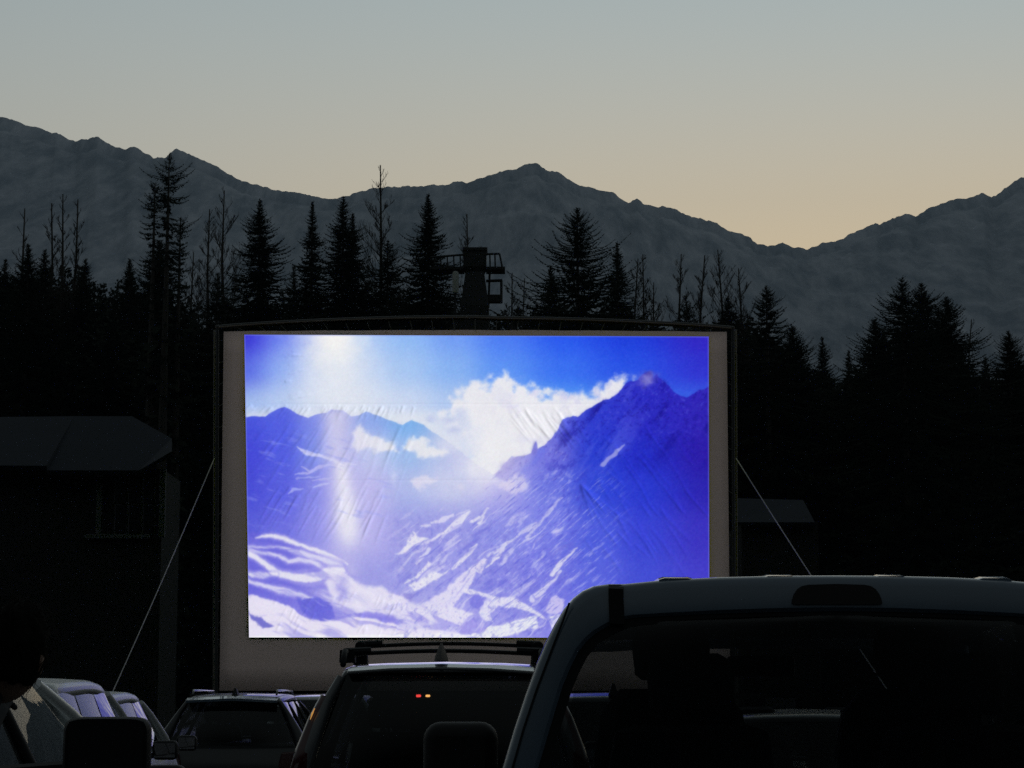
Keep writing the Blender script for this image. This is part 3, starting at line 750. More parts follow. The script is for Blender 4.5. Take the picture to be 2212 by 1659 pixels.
def spruce_geometry(H, slope, Rmax, seed, dens=1.0, ragged=0.0, bare_below=0.06, droop=0.35, lean=0.0, fine=5.5, coarse=1.0):
    """needle sprays of one spruce: many narrow blades along drooping branches, fine in the top 'fine' metres"""
    r_ = np.random.default_rng(seed)
    B0, B1, Wd = [], [], []           # blade base, tip, half width vector
    t_ = 0.06
    while t_ < H * (1 - bare_below):
        big = (0.45 + 0.55 * min(1.0, t_ / fine)) if t_ < fine else 1.0 + 1.8 * min(1.0, (t_ - fine) / 2)
        big *= coarse
        rad = min(slope * (t_ + 0.10) * (1.08 if ragged else 1.36), Rmax)
        nb = max(5, int(r_.integers(8, 12) * dens))
        a0 = r_.uniform(0, 6.28)
        for k in range(nb):
            if ragged and r_.uniform() < ragged: continue
            az = a0 + 6.283 * k / nb + r_.normal() * 0.35
            ln = rad * r_.uniform(0.5, 1.08) * (1.0 if r_.uniform() > 0.12 else 1.1)
            if ragged: ln *= r_.uniform(0.55, 1.3)
            ln = max(ln * (1 + 0.20 * math.sin(az * 2 + seed) * math.sin(t_ * 2.1 + az) + 0.16 * math.sin(t_ * 5.3 + seed * 1.7)), 0.08)
            zb = H - t_ + r_.uniform(-0.06, 0.06)
            up = 0.55 * math.exp(-t_ / 1.6) - droop * min(1, t_ / 4)
            d = np.array([math.cos(az), math.sin(az)])
            side = np.array([-d[1], d[0]])
            ns = max(3, int(ln / (0.060 * big)))
            s = (np.arange(ns) + r_.uniform(0, 1, ns)) / ns
            hz_ = zb + up * ln * s - 0.14 * ln * s * (1 - s) + 0.22 * ln * s ** 3
            cx_, cy_ = d[0] * ln * s + lean * (zb / H), d[1] * ln * s
            for sg in (-1, 1):
                tl_ = (0.07 + 0.22 * (1 - s) * min(1, ln / 0.8)) * r_.uniform(0.5, 1.4, ns) * big
                fw = r_.uniform(0.35, 1.0, ns)
                tx = cx_ + (d[0] * fw + sg * side[0]) * tl_ * 0.8; ty = cy_ + (d[1] * fw + sg * side[1]) * tl_ * 0.8
                tz = hz_ - tl_ * r_.uniform(-0.1, 0.9 if ragged else 0.6, ns)
                B0.append(np.stack([cx_, cy_, hz_], 1)); B1.append(np.stack([tx, ty, tz], 1))
                wz = r_.uniform(0.016, 0.042, ns) * big
                Wd.append(np.stack([d[0] * 0.022 * big * np.ones(ns), d[1] * 0.022 * big * np.ones(ns), wz], 1))
            B0.append(np.array([[lean * (zb / H), 0, zb + 0.01]])); B1.append(np.array([[d[0] * ln * 0.8, d[1] * ln * 0.8, zb + up * ln * 0.8 + 0.05 * ln]])); Wd.append(np.array([[0, 0, 0.008 + 0.006 * ln]]))
        t_ += (0.075 + 0.035 * min(t_, 5)) * r_.uniform(0.75, 1.25) * (1.0 if t_ < fine else 2.2) * coarse / max(0.6, dens)
    B0.append(np.array([[0, 0, H - 0.5]])); B1.append(np.array([[0.01, 0, H + 0.10]])); Wd.append(np.array([[0.018, 0, 0]]))
    B0, B1, Wd = np.concatenate(B0), np.concatenate(B1), np.concatenate(Wd)
    n = len(B0)
    mid = B0 * 0.45 + B1 * 0.55
    V = np.stack([B0, mid + Wd, B1, mid - Wd], 1).reshape(-1, 3)
    Q = np.arange(4 * n).reshape(n, 4)
    return V, Q

def trunk_mesh(H, r0, lean=0.0, n=7):
    zs_ = [-0.3, 0.5, H * 0.35, H * 0.7, H]
    return MB().tube([(lean * max(0, z) / H, 0, z) for z in zs_], [r0 * 1.25, r0, r0 * 0.75, r0 * 0.4, 0.02], n)

def height_at(py, D):
    return P(CX, py, D).z

def spruce(px_, py_, D, slope, label, Rmax=4.2, seed=None, cat='tree', name='spruce_tree', group=None, **kw):
    top = P(px_, py_, D)
    H = top.z
    t_ = thing(name, label, cat, (top.x, D, 0), group=group)
    V, Q = spruce_geometry(H, slope, Rmax, seed if seed is not None else int(px_ * 7 + py_), **kw)
    me = fast_mesh('crown', V, Q, m_needle)
    o_ = bpy.data.objects.new('crown', me); COL.objects.link(o_); o_.parent = t_
    trunk_mesh(H, 0.012 * H + 0.03, kw.get('lean', 0)).build('trunk', m_bark, t_, smooth=True)
    return t_

def bare_tree(px_, py_, D, label, seed, spread=0.16, forks=1, name='bare_tree', dens=1.0):
    top = P(px_, py_, D)
    H = top.z
    r_ = random.Random(seed)
    t_ = thing(name, label, 'tree', (top.x, D, 0))
    tr_ = MB(); cr_ = MB()
    stems = []
    for f_ in range(forks):
        off = 0 if forks == 1 else (f_ - (forks - 1) / 2) * 0.9
        h_ = H * (1 if f_ == 0 else r_.uniform(0.86, 0.98))
        pts = [Vector((off * 0.3 * min(1, k / 3), 0, -0.2)) if k == 0 else Vector((off * (0.3 + 0.7 * k / 8) + r_.uniform(-0.05, 0.05) * k * 0.4, r_.uniform(-0.05, 0.05) * k * 0.4, h_ * k / 8)) for k in range(9)]
        rs = [0.011 * H * (1 - k / 8.6) + 0.008 for k in range(9)]
        tr_.tube(pts, rs, 6); stems.append((pts, h_))
    def limb(p, d, ln, r0, depth):
        n_ = 4; pts = [p]; q = p.copy(); dd = d.copy()
        for k in range(n_):
            dd = (dd + Vector((r_.uniform(-.12, .12), r_.uniform(-.12, .12), 0.10))).normalized()
            q = q + dd * ln / n_; pts.append(q.copy())
        cr_.tube(pts, [max(0.0055, r0 * (1 - 0.8 * k / n_)) for k in range(n_ + 1)], 3, caps=False)
        if depth > 0:
            for k in range(int(r_.randint(4, 7) * dens)):
                i = r_.uniform(0.25, 1.0); a_ = pts[min(n_, int(i * n_))]
                az = r_.uniform(0, 6.28); e = (dd * 1.0 + Vector((math.cos(az), math.sin(az), 0.25)) * r_.uniform(0.35, 0.75)).normalized()
                limb(a_, e, ln * r_.uniform(0.3, 0.55), r0 * 0.6, depth - 1)
    for pts, h_ in stems:
        nb = int(44 * dens)
        for k in range(nb):
            f_ = 0.66 + 0.33 * (k + r_.random()) / nb
            i = f_ * 8; j = int(i); a_ = pts[j].lerp(pts[min(8, j + 1)], i - j)
            az = r_.uniform(0, 6.28)
            el_ = r_.uniform(0.5, 1.0)
            d = Vector((math.cos(az), math.sin(az), el_ + 0.3)).normalized()
            limb(a_, d, max(0.35, spread * H * (1.06 - f_) * 1.9 * r_.uniform(0.6, 1.2)), 0.014 + 0.022 * (1 - f_), 2 if f_ < 0.95 else 1)
    tr_.build('trunk', m_bark, t_, smooth=True)
    cr_.build('crown', m_twig, t_)
    return t_

TD = 92.0
spruce(562, 432, TD, 0.37, 'full conical dark spruce standing alone over the upper left corner of the screen', 4.4)
spruce(675, 437, TD + 3, 0.19, 'slim spruce with a long thin leader, third tall conifer counted from the ragged one', 3.4, droop=0.25)
spruce(742, 427, TD + 1, 0.34, 'dense spruce with two tops beside the slim long-leadered spruce', 4.6)
spruce(762, 462, TD + 2, 0.24, 'lower second spire leaning close against the dense two-topped spruce', 3.6)
spruce(925, 420, TD - 1, 0.33, 'pointed spruce with drooping boughs left of the lift tower', 3.9)
spruce(1247, 450, TD - 4, 0.58, 'broad open-branched spruce with raised boughs right of the lift tower', 5.2, dens=0.8, droop=0.05)
spruce(1333, 525, TD, 0.27, 'smaller spruce pressed against the right side of the broad open-branched spruce', 3.2)
spruce(1190, 575, TD + 2, 0.36, 'low bushy spruce pressed against the left side of the broad open-branched spruce', 3.0)
spruce(1655, 618, TD, 0.50, 'spruce with ragged upturned boughs just right of the screen top corner', 4.0, dens=0.85)
spruce(1712, 705, TD + 2, 0.60, 'low spruce filling the foot of the spruce right of the screen top corner', 3.6)
spruce(1776, 728, TD + 8, 0.26, 'small thin spruce in the dip right of the screen', 2.8)
spruce(1833, 758, TD + 10, 0.24, 'smallest spruce at the bottom of the dip right of the screen', 2.6)
spruce(1948, 602, TD - 3, 0.60, 'tallest spruce of the big clump at the right', 5.2, dens=0.85)
spruce(1990, 612, TD - 1, 0.50, 'second spire of the big spruce clump at the right', 4.6)
spruce(2043, 640, TD, 0.58, 'right-hand shoulder spruce of the big clump, sloping towards the picture edge', 4.6)
spruce(1890, 690, TD, 0.55, 'left-hand shoulder spruce of the big clump at the right', 3.8)
spruce(2178, 716, TD + 2, 0.5, 'spruce cut by the right edge of the picture', 4.0)
spruce(2128, 772, TD + 6, 0.26, 'thin little spruce between the big clump and the spruce at the picture edge', 2.8)
spruce(838, 520, TD + 1, 0.55, 'bushy spruce at the foot of the tall bare tree', 4.0, dens=0.8)
spruce(62, 528, TD + 2, 0.36, 'short dark spruce at the far left under the bare saplings', 3.6)
spruce(97, 540, TD + 4, 0.40, 'rounded short spruce beside the far left short dark spruce', 3.2, ragged=0.15)
spruce(280, 560, TD + 4, 0.30, 'little spruce just left of the tall ragged conifer', 2.8)
spruce(185, 560, TD + 5, 0.30, 'little spruce under the three bare poplars', 3.0)
spruce(12, 560, TD + 3, 0.30, 'little spruce cut by the left edge of the picture', 3.0)
spruce(1482, 638, TD + 3, 0.34, 'small open spruce behind the screen top among bare trees', 2.8, dens=0.7, droop=0.05)
spruce(1572, 640, TD + 2, 0.34, 'small dark spruce at the foot of the forked bare tree near the screen corner', 3.2)
spruce(470, 590, TD + 4, 0.34, 'low spruce between the ragged conifer and the full conical one', 2.6, dens=0.8)
spruce(635, 575, TD + 5, 0.36, 'low feathery spruce in the gap right of the full conical spruce', 2.8, dens=0.8)
# the tall ragged one: open crown that is widest near its top, two stems
spruce(366, 333, TD - 6, 0.75, 'tall ragged old conifer with gaps in its wide irregular crown', 0.95, seed=91, dens=0.7, ragged=0.36, droop=0.30)
spruce(335, 396, TD - 5.5, 1.1, 'second stem of tattered boughs leaning at the left of the tall ragged conifer', 0.62, seed=57, dens=0.7, ragged=0.36, droop=0.5)
spruce(390, 470, TD - 5, 0.9, 'thin tattered stem at the right of the tall ragged conifer', 0.45, seed=33, dens=0.7, ragged=0.36, droop=0.5)
spruce(345, 520, TD - 4, 0.5, 'dense dark conifer at the foot of the tall ragged conifer', 1.5, seed=12)

bare_tree(820, 358, TD + 4, 'tall bare tree reaching above the ridge into the sky', 3, 0.13)
bare_tree(488, 410, TD + 6, 'bare twiggy tree between the ragged conifer and the full conical spruce', 4, 0.14)
bare_tree(452, 452, TD + 8, 'thin bare tree right beside the tall ragged conifer', 5, 0.10)
bare_tree(1008, 462, TD + 6, 'small bare tree with upright twigs behind the lift tower', 6, 0.10)
bare_tree(118, 440, TD + 6, 'leftmost of the three bare poplars at the left', 7, 0.08)
bare_tree(143, 420, TD + 5, 'tallest middle one of the three bare poplars at the left', 8, 0.08)
bare_tree(166, 432, TD + 6, 'rightmost of the three bare poplars at the left', 9, 0.08)
bare_tree(48, 450, TD + 8, 'bare sapling nearest to the left edge above the short spruces', 10, 0.08, dens=0.8)
bare_tree(1375, 560, TD + 6, 'bare tree just right of the broad spruce group', 11, 0.10)
bare_tree(1394, 548, TD + 7, 'slender bare tree a step right of the broad spruce group', 12, 0.10)
bare_tree(1488, 548, TD + 5, 'bare tree above the right part of the screen top', 13, 0.13, forks=2)
bare_tree(1516, 552, TD + 6, 'bare tree with fine twigs beside the forked one above the screen', 14, 0.12)
bare_tree(1575, 540, TD + 5, 'forked bare tree near the upper right corner of the screen', 15, 0.15, forks=2)
bare_tree(1102, 588, TD + 6, 'thin bare sapling between the lift tower and the broad spruce', 16, 0.10)
bare_tree(1128, 600, TD + 9, 'fainter bare sapling left of the broad spruce', 17, 0.10, dens=0.8)
bare_tree(412, 545, TD + 10, 'low bare tree in the gap right of the ragged conifer', 18, 0.14)
bare_tree(1415, 610, TD + 8, 'low bare shrub-like tree above the screen beside the slender bare tree', 19, 0.16)
bare_tree(2092, 690, TD + 12, 'faint bare sapling right of the big spruce clump', 20, 0.10, dens=0.8)

# dark mass of the wood behind and below them: cannot be counted
mass = [(-300, 560), (0, 600), (100, 588), (200, 600), (300, 618), (400, 655), (450, 690), (500, 660), (600, 650), (700, 640), (800, 628), (900, 650), (1000, 655), (1080, 680), (1130, 690), (1200, 660), (1300, 668), (1400, 700), (1480, 700),
        (1560, 690), (1650, 705), (1750, 790), (1810, 815), (1860, 800), (1950, 700), (2050, 715), (2110, 830), (2200, 800), (2500, 740)]
mxs, mys = [p[0] for p in mass], [p[1] for p in mass]
protos = [spruce_geometry(14.0, s_, 3.2, 400 + i, dens=0.75, fine=2.5, coarse=2.0) for i, s_ in enumerate((0.42, 0.5, 0.6, 0.46))]
VV, QQ, off = [], [], 0
r_ = np.random.default_rng(77)
for row, (D_, add, step) in enumerate(((101, 14, 34), (110, -8, 32), (122, -14, 32), (96, 70, 40))):
    x_ = -320
    while x_ < 2540:
        top_y = np.interp(x_, mxs, mys) + add + r_.uniform(-12, 34)
        D2 = D_ + r_.uniform(-2.5, 2.5)
        h_ = height_at(top_y, D2)
        V, Q = protos[int(r_.integers(0, 4))]
        a_ = r_.uniform(0, 6.28); ca, sa = math.cos(a_), math.sin(a_)
        s_ = h_ / 14.0; w_ = r_.uniform(1.15, 1.7)
        xw = (x_ - CX) / F * D2 / math.cos(TILT)
        VV.append(np.stack([(V[:, 0] * ca - V[:, 1] * sa) * w_ + xw, (V[:, 0] * sa + V[:, 1] * ca) * w_ + D2, V[:, 2] * s_], 1))
        QQ.append(Q + off); off += len(V)
        x_ += step * r_.uniform(0.6, 1.3)
me = fast_mesh('forest', np.concatenate(VV), np.concatenate(QQ), m_needle)
o = bpy.data.objects.new('forest', me); COL.objects.link(o)
tag(o, 'dark spruce wood behind the screen reading as one mass', kind='stuff')

# ------------------------------------------------------------------ lift tower among the trees
m_dark = mat('dark_steel', (0.03, 0.03, 0.032), 0.6, 0.3)
LD = 84.0
lt = thing('lift_tower', 'dark ski lift tower with work platform and railings above the trees', 'lift tower', (P(1026, 600, LD).x, LD, 0))
ltx = lt.location.x
def T(px_, py_, dy=0.0):
    p = P(px_, py_, LD + dy); return Vector((p.x - ltx, dy, p.z))
def beam(name, a, b, r_=0.05, n=6, m_=None):
    return MB().tube([a, b], r_, n).build(name, m_ or m_dark, lt)
top, bot = T(1026, 541), T(1026, 1500)
w1, w2, w3 = 0.45, 0.40, 0.55
MB().loft([[Vector((x * k[0], y * k[0], k[1])) for x, y in ((-1, -1), (1, -1), (1, 1), (-1, 1))] for k in ((w3 * 1.25, 0), (w3, T(1026, 665).z), (0.36, T(1026, 590).z), (w1, T(1026, 580).z), (w1, T(1026, 548).z))], cap0=True, cap1=True).build('column', m_dark, lt, bevel=0.02)
MB().box((0, 0, T(1026, 543).z), (0.98, 0.98, 0.14)).build('head_cap', m_dark, lt, bevel=0.02)
for (xa, xb) in ((930, 1003), (1050, 1091)):
    MB().box(((T(xa, 584).x + T(xb, 584).x) / 2, 0, T(1026, 584).z), (abs(T(xb, 584).x - T(xa, 584).x), 1.0, 0.10)).build('platform', m_dark, lt)
for dy in (-0.5, 0.5):
    beam('handrail', T(930, 556, dy), T(1003, 550, dy), 0.045); beam('handrail', T(1050, 549, dy), T(1079, 548, dy), 0.045)
    beam('rail_post', T(1079, 548, dy), T(1086, 583, dy), 0.04)
    for xq in (1058, 1069): beam('rail_post', T(xq, 549, dy), T(xq + 1, 583, dy), 0.035)
    for xq in (938, 952, 966, 980, 994): beam('rail_post', T(xq, 553, dy), T(xq + 1, 583, dy), 0.03)
beam('ladder_rail', T(1058, 584), T(1055, 665), 0.05); beam('ladder_rail', T(1083, 606), T(1083, 655), 0.06)
beam('bracket', T(1050, 607), T(1085, 606), 0.06)
MB().box((T(1067, 645).x, 0, T(1067, 646).z), (0.62, 0.4, 0.3)).build('control_box', m_dark, lt, bevel=0.02)
MB().lathe([(0.0, T(985, 593).z), (0.09, T(985, 594.5).z), (0.125, T(985, 598).z), (0.125, T(985, 640).z), (0.0, T(985, 641).z)], (T(985, 600).x, -0.7, 0), 'z', 14).build('pale_pipe', mat('pale_pipe', (0.45, 0.45, 0.42), 0.5), lt, smooth='auto')
beam('pipe_stand', Vector((T(985, 600).x, -0.7, T(985, 640).z)), Vector((T(985, 600).x, -0.7, 0)), 0.05)

# ------------------------------------------------------------------ buildings half lost in the dark
m_roof = mat('metal_roof', (0.009, 0.0135, 0.023), 0.85, spec=0.2, noise=(0.6, 0.25))
m_wall = mat('dark_siding', (0.007, 0.007, 0.0085), 0.8, noise=(1.0, 0.3))
m_trim = mat('pale_trim', (0.09, 0.09, 0.11), 0.6)
m_pane = mat('dark_window', (0.01, 0.011, 0.013), 0.08, spec=0.4)
BD = 62.0
bl = thing('lodge_building', 'dark lodge with broad blue-grey roof left of the screen', 'building', (P(150, 1000, BD).x, BD, 0))
bx0 = bl.location.x
def Bp(px_, py_, dy=0.0):
    p = P(px_, py_, BD + dy); return Vector((p.x - bx0, dy, p.z))
xl, xr = Bp(-260, 1000).x, Bp(350, 1000).x
zt, ze = Bp(0, 905, 4).z, Bp(0, 1012).z
MB().box(((xl + xr) / 2, 1.85, ze / 2), (xr - xl, 3.3, ze)).build('wall', m_wall, bl)
rf = MB()
eave = [Bp(-280, 1004, -0.6), Bp(100, 1006, -0.6), Bp(102, 1016, -0.6), Bp(300, 1016, -0.6), Bp(371, 975, -0.2)]
ridge_ = [Bp(-280, 902, 4), Bp(80, 900, 4), Bp(160, 899, 4), Bp(285, 899, 4), Bp(371, 947, 2.2)]
rf.patch([eave, ridge_], (0, 0.05, -0.12)).build('roof', m_roof, bl)
for sx0, sx1, sy0, sy1 in ((247, 272, 1033, 1085), (277, 303, 1033, 1085), (308, 332, 1033, 1085), (277, 303, 1090, 1150), (308, 332, 1090, 1150), (247, 272, 1090, 1150)):
    a, b = Bp(sx0, sy1, -0.02), Bp(sx1, sy0, -0.02)
    wd = MB().box(((a.x + b.x) / 2, 0.17, (a.z + b.z) / 2), (b.x - a.x + 0.08, 0.09, b.z - a.z + 0.08)).build('window', m_trim, bl)
    MB().box(((a.x + b.x) / 2, 0.11, (a.z + b.z) / 2), (b.x - a.x, 0.06, b.z - a.z)).build('pane', m_pane, wd)
a, b = Bp(216, 1020), Bp(216, 1160)
for xq in (216, 352):
    MB().box((Bp(xq, 1000).x, 0.1, (ze + Bp(0, 1160).z) / 2), (0.16, 0.18, ze - Bp(0, 1160).z)).build('corner_trim', m_trim, bl)
MB().box(((Bp(216, 0).x + Bp(352, 0).x) / 2, 0.1, Bp(0, 1158).z), (Bp(352, 0).x - Bp(216, 0).x, 0.2, 0.12)).build('sill_trim', m_trim, bl)

SD2 = 70.0
sb = thing('shed', 'small dark shed with a faint blue roof right of the screen', 'building', (P(1670, 1100, SD2).x, SD2, 0))
q = lambda px_, py_, dy=0.0: Vector((P(px_, py_, SD2 + dy).x - sb.location.x, dy, P(px_, py_, SD2 + dy).z))
ze2 = q(0, 1125).z
MB().box(((q(1585, 0).x + q(1745, 0).x) / 2, 2.2, ze2 / 2), (q(1745, 0).x - q(1585, 0).x, 4.0, ze2)).build('wall', m_wall, sb)
MB().patch([[q(1580, 1128, -0.2), q(1760, 1128, -0.2)], [q(1590, 1076, 2.2), q(1735, 1080, 2.2)]], (0, 0.02, -0.1)).build('roof', m_roof, sb)
MB().box((q(1660, 0).x, 0.15, 1.0), (0.95, 0.1, 2.0)).build('door', m_trim, sb)

# ------------------------------------------------------------------ vehicles
def paint_mat(name, col, rough=0.35, metal=0.0, coat=1.0):
    return mat(name, col, rough, metal, coat, 0.5, noise=(2.0, 0.05))
m_white = paint_mat('white_paint', (0.62, 0.62, 0.62))
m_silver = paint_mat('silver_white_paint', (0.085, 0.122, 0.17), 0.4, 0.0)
m_vanw = mat('dull_white_paint', (0.55, 0.55, 0.55), 0.45, coat=0.25, coat_rough=0.15)
m_grey = paint_mat('grey_paint', (0.06, 0.062, 0.066))
m_blackp = paint_mat('black_paint', (0.007, 0.007, 0.008), 0.4, 0.0, 0.45)
m_tyre = mat('tyre_rubber', (0.02, 0.02, 0.02), 0.85)
m_rim = mat('alloy_rim', (0.35, 0.35, 0.36), 0.35, 0.9)
m_plastic = mat('black_plastic', (0.006, 0.006, 0.007), 0.6, spec=0.25)
m_seat = mat('seat_cloth', (0.018, 0.018, 0.02), 0.9)
m_chrome = mat('chrome_trim', (0.6, 0.6, 0.62), 0.12, 1.0)
m_lens = mat('red_lens', (0.05, 0.004, 0.004), 0.12, coat=0.5)
m_head = mat('headlamp_lens', (0.3, 0.3, 0.32), 0.1, coat=1.0)
m_glass = glass('car_glass', (0.62, 0.66, 0.66))
m_tint = glass('tinted_glass', (0.30, 0.32, 0.33))
m_dark_tint = glass('privacy_glass', (0.10, 0.11, 0.115))
m_mirror = mat('mirror_face', (0.16, 0.16, 0.17), 0.03, 1.0)
m_skin = mat('skin', (0.32, 0.19, 0.14), 0.55)
m_hair = mat('hair', (0.006, 0.005, 0.004), 0.85, spec=0.1)
m_jacket = mat('dark_jacket', (0.015, 0.016, 0.02), 0.85)

def seat(root, x, y, z0, w=0.50, hh=0.60):
    s_ = MB()
    rings = []
    for k, (zz_, ww, yy_, th) in enumerate(((0, 0.92, 0, 0.11), (0.12, 1.0, -0.01, 0.13), (0.38, 1.0, -0.05, 0.12), (0.54, 0.90, -0.075, 0.10), (hh, 0.66, -0.085, 0.06))):
        rings.append([(x + w / 2 * ww * cx_, y + yy_ + th * cy_, z0 + zz_) for cx_, cy_ in ((-1, -0.5), (-0.8, -1), (0.8, -1), (1, -0.5), (1, 0.5), (0.8, 1), (-0.8, 1), (-1, 0.5))])
    s_.loft(rings, cap0=True, cap1=True)
    st = s_.build('seat', m_seat, root, smooth='auto')
    hr = MB(); zc = z0 + hh + 0.12
    rings = []
    for zz_, ww, th in ((-0.09, 0.10, 0.03), (-0.07, 0.125, 0.05), (0.03, 0.135, 0.055), (0.08, 0.12, 0.045), (0.10, 0.085, 0.02)):
        rings.append([(x + ww * cx_, y - 0.09 + th * cy_, zc + zz_) for cx_, cy_ in ((-1, -0.4), (-0.8, -1), (0.8, -1), (1, -0.4), (1, 0.4), (0.8, 1), (-0.8, 1), (-1, 0.4))])
    hr.loft(rings, cap0=True, cap1=True)
    for sx_ in (-0.05, 0.05):
        hr.tube([(x + sx_, y - 0.09, z0 + hh - 0.03), (x + sx_, y - 0.09, zc - 0.07)], 0.007, 6)
    hr.build('headrest', m_seat, st, smooth='auto')
    return st

def wheel(root, x, y, r_=0.36, w=0.23):
    sg = 1 if x > 0 else -1
    wh = MB().lathe([(r_ * 0.62, -w / 2), (r_ * 0.93, -w / 2), (r_, -w / 2 + 0.03), (r_, w / 2 - 0.03), (r_ * 0.93, w / 2), (r_ * 0.62, w / 2)], (x, y, r_), 'x', 24).build('wheel', m_tyre, root, smooth='auto')
    rm = MB().lathe([(0.0, sg * 0.03), (0.05, sg * 0.035), (r_ * 0.56, sg * (w / 2 - 0.06)), (r_ * 0.63, sg * (w / 2 - 0.01)), (r_ * 0.63, -sg * w / 2)], (x, y, r_), 'x', 20)
    for k in range(5):
        a = k * 2 * math.pi / 5
        rm.tube([(x + sg * 0.05, y, r_), (x + sg * (w / 2 - 0.03), y + math.cos(a) * r_ * 0.6, r_ + math.sin(a) * r_ * 0.6)], 0.022, 5)
    rm.build('rim', m_rim, wh, smooth='auto')
    return wh

def pane(root, name, a, b, c, d, material, bulge=(0, 0, 0), n=6, parent=None):
    """a-b lower edge, d-c upper edge"""
    grid = []
    a, b, c, d = map(Vector, (a, b, c, d)); bu = Vector(bulge)
    for i in range(n + 1):
        v_ = i / n; row = []
        for j in range(n + 1):
            u_ = j / n
            row.append((a.lerp(b, u_)).lerp(d.lerp(c, u_), v_) + bu * (4 * u_ * (1 - u_)) * (0.5 + 0.5 * 4 * v_ * (1 - v_)))
        grid.append(row)
    o_ = MB().patch(grid).build(name, material, parent or root, smooth=True)
    return o_

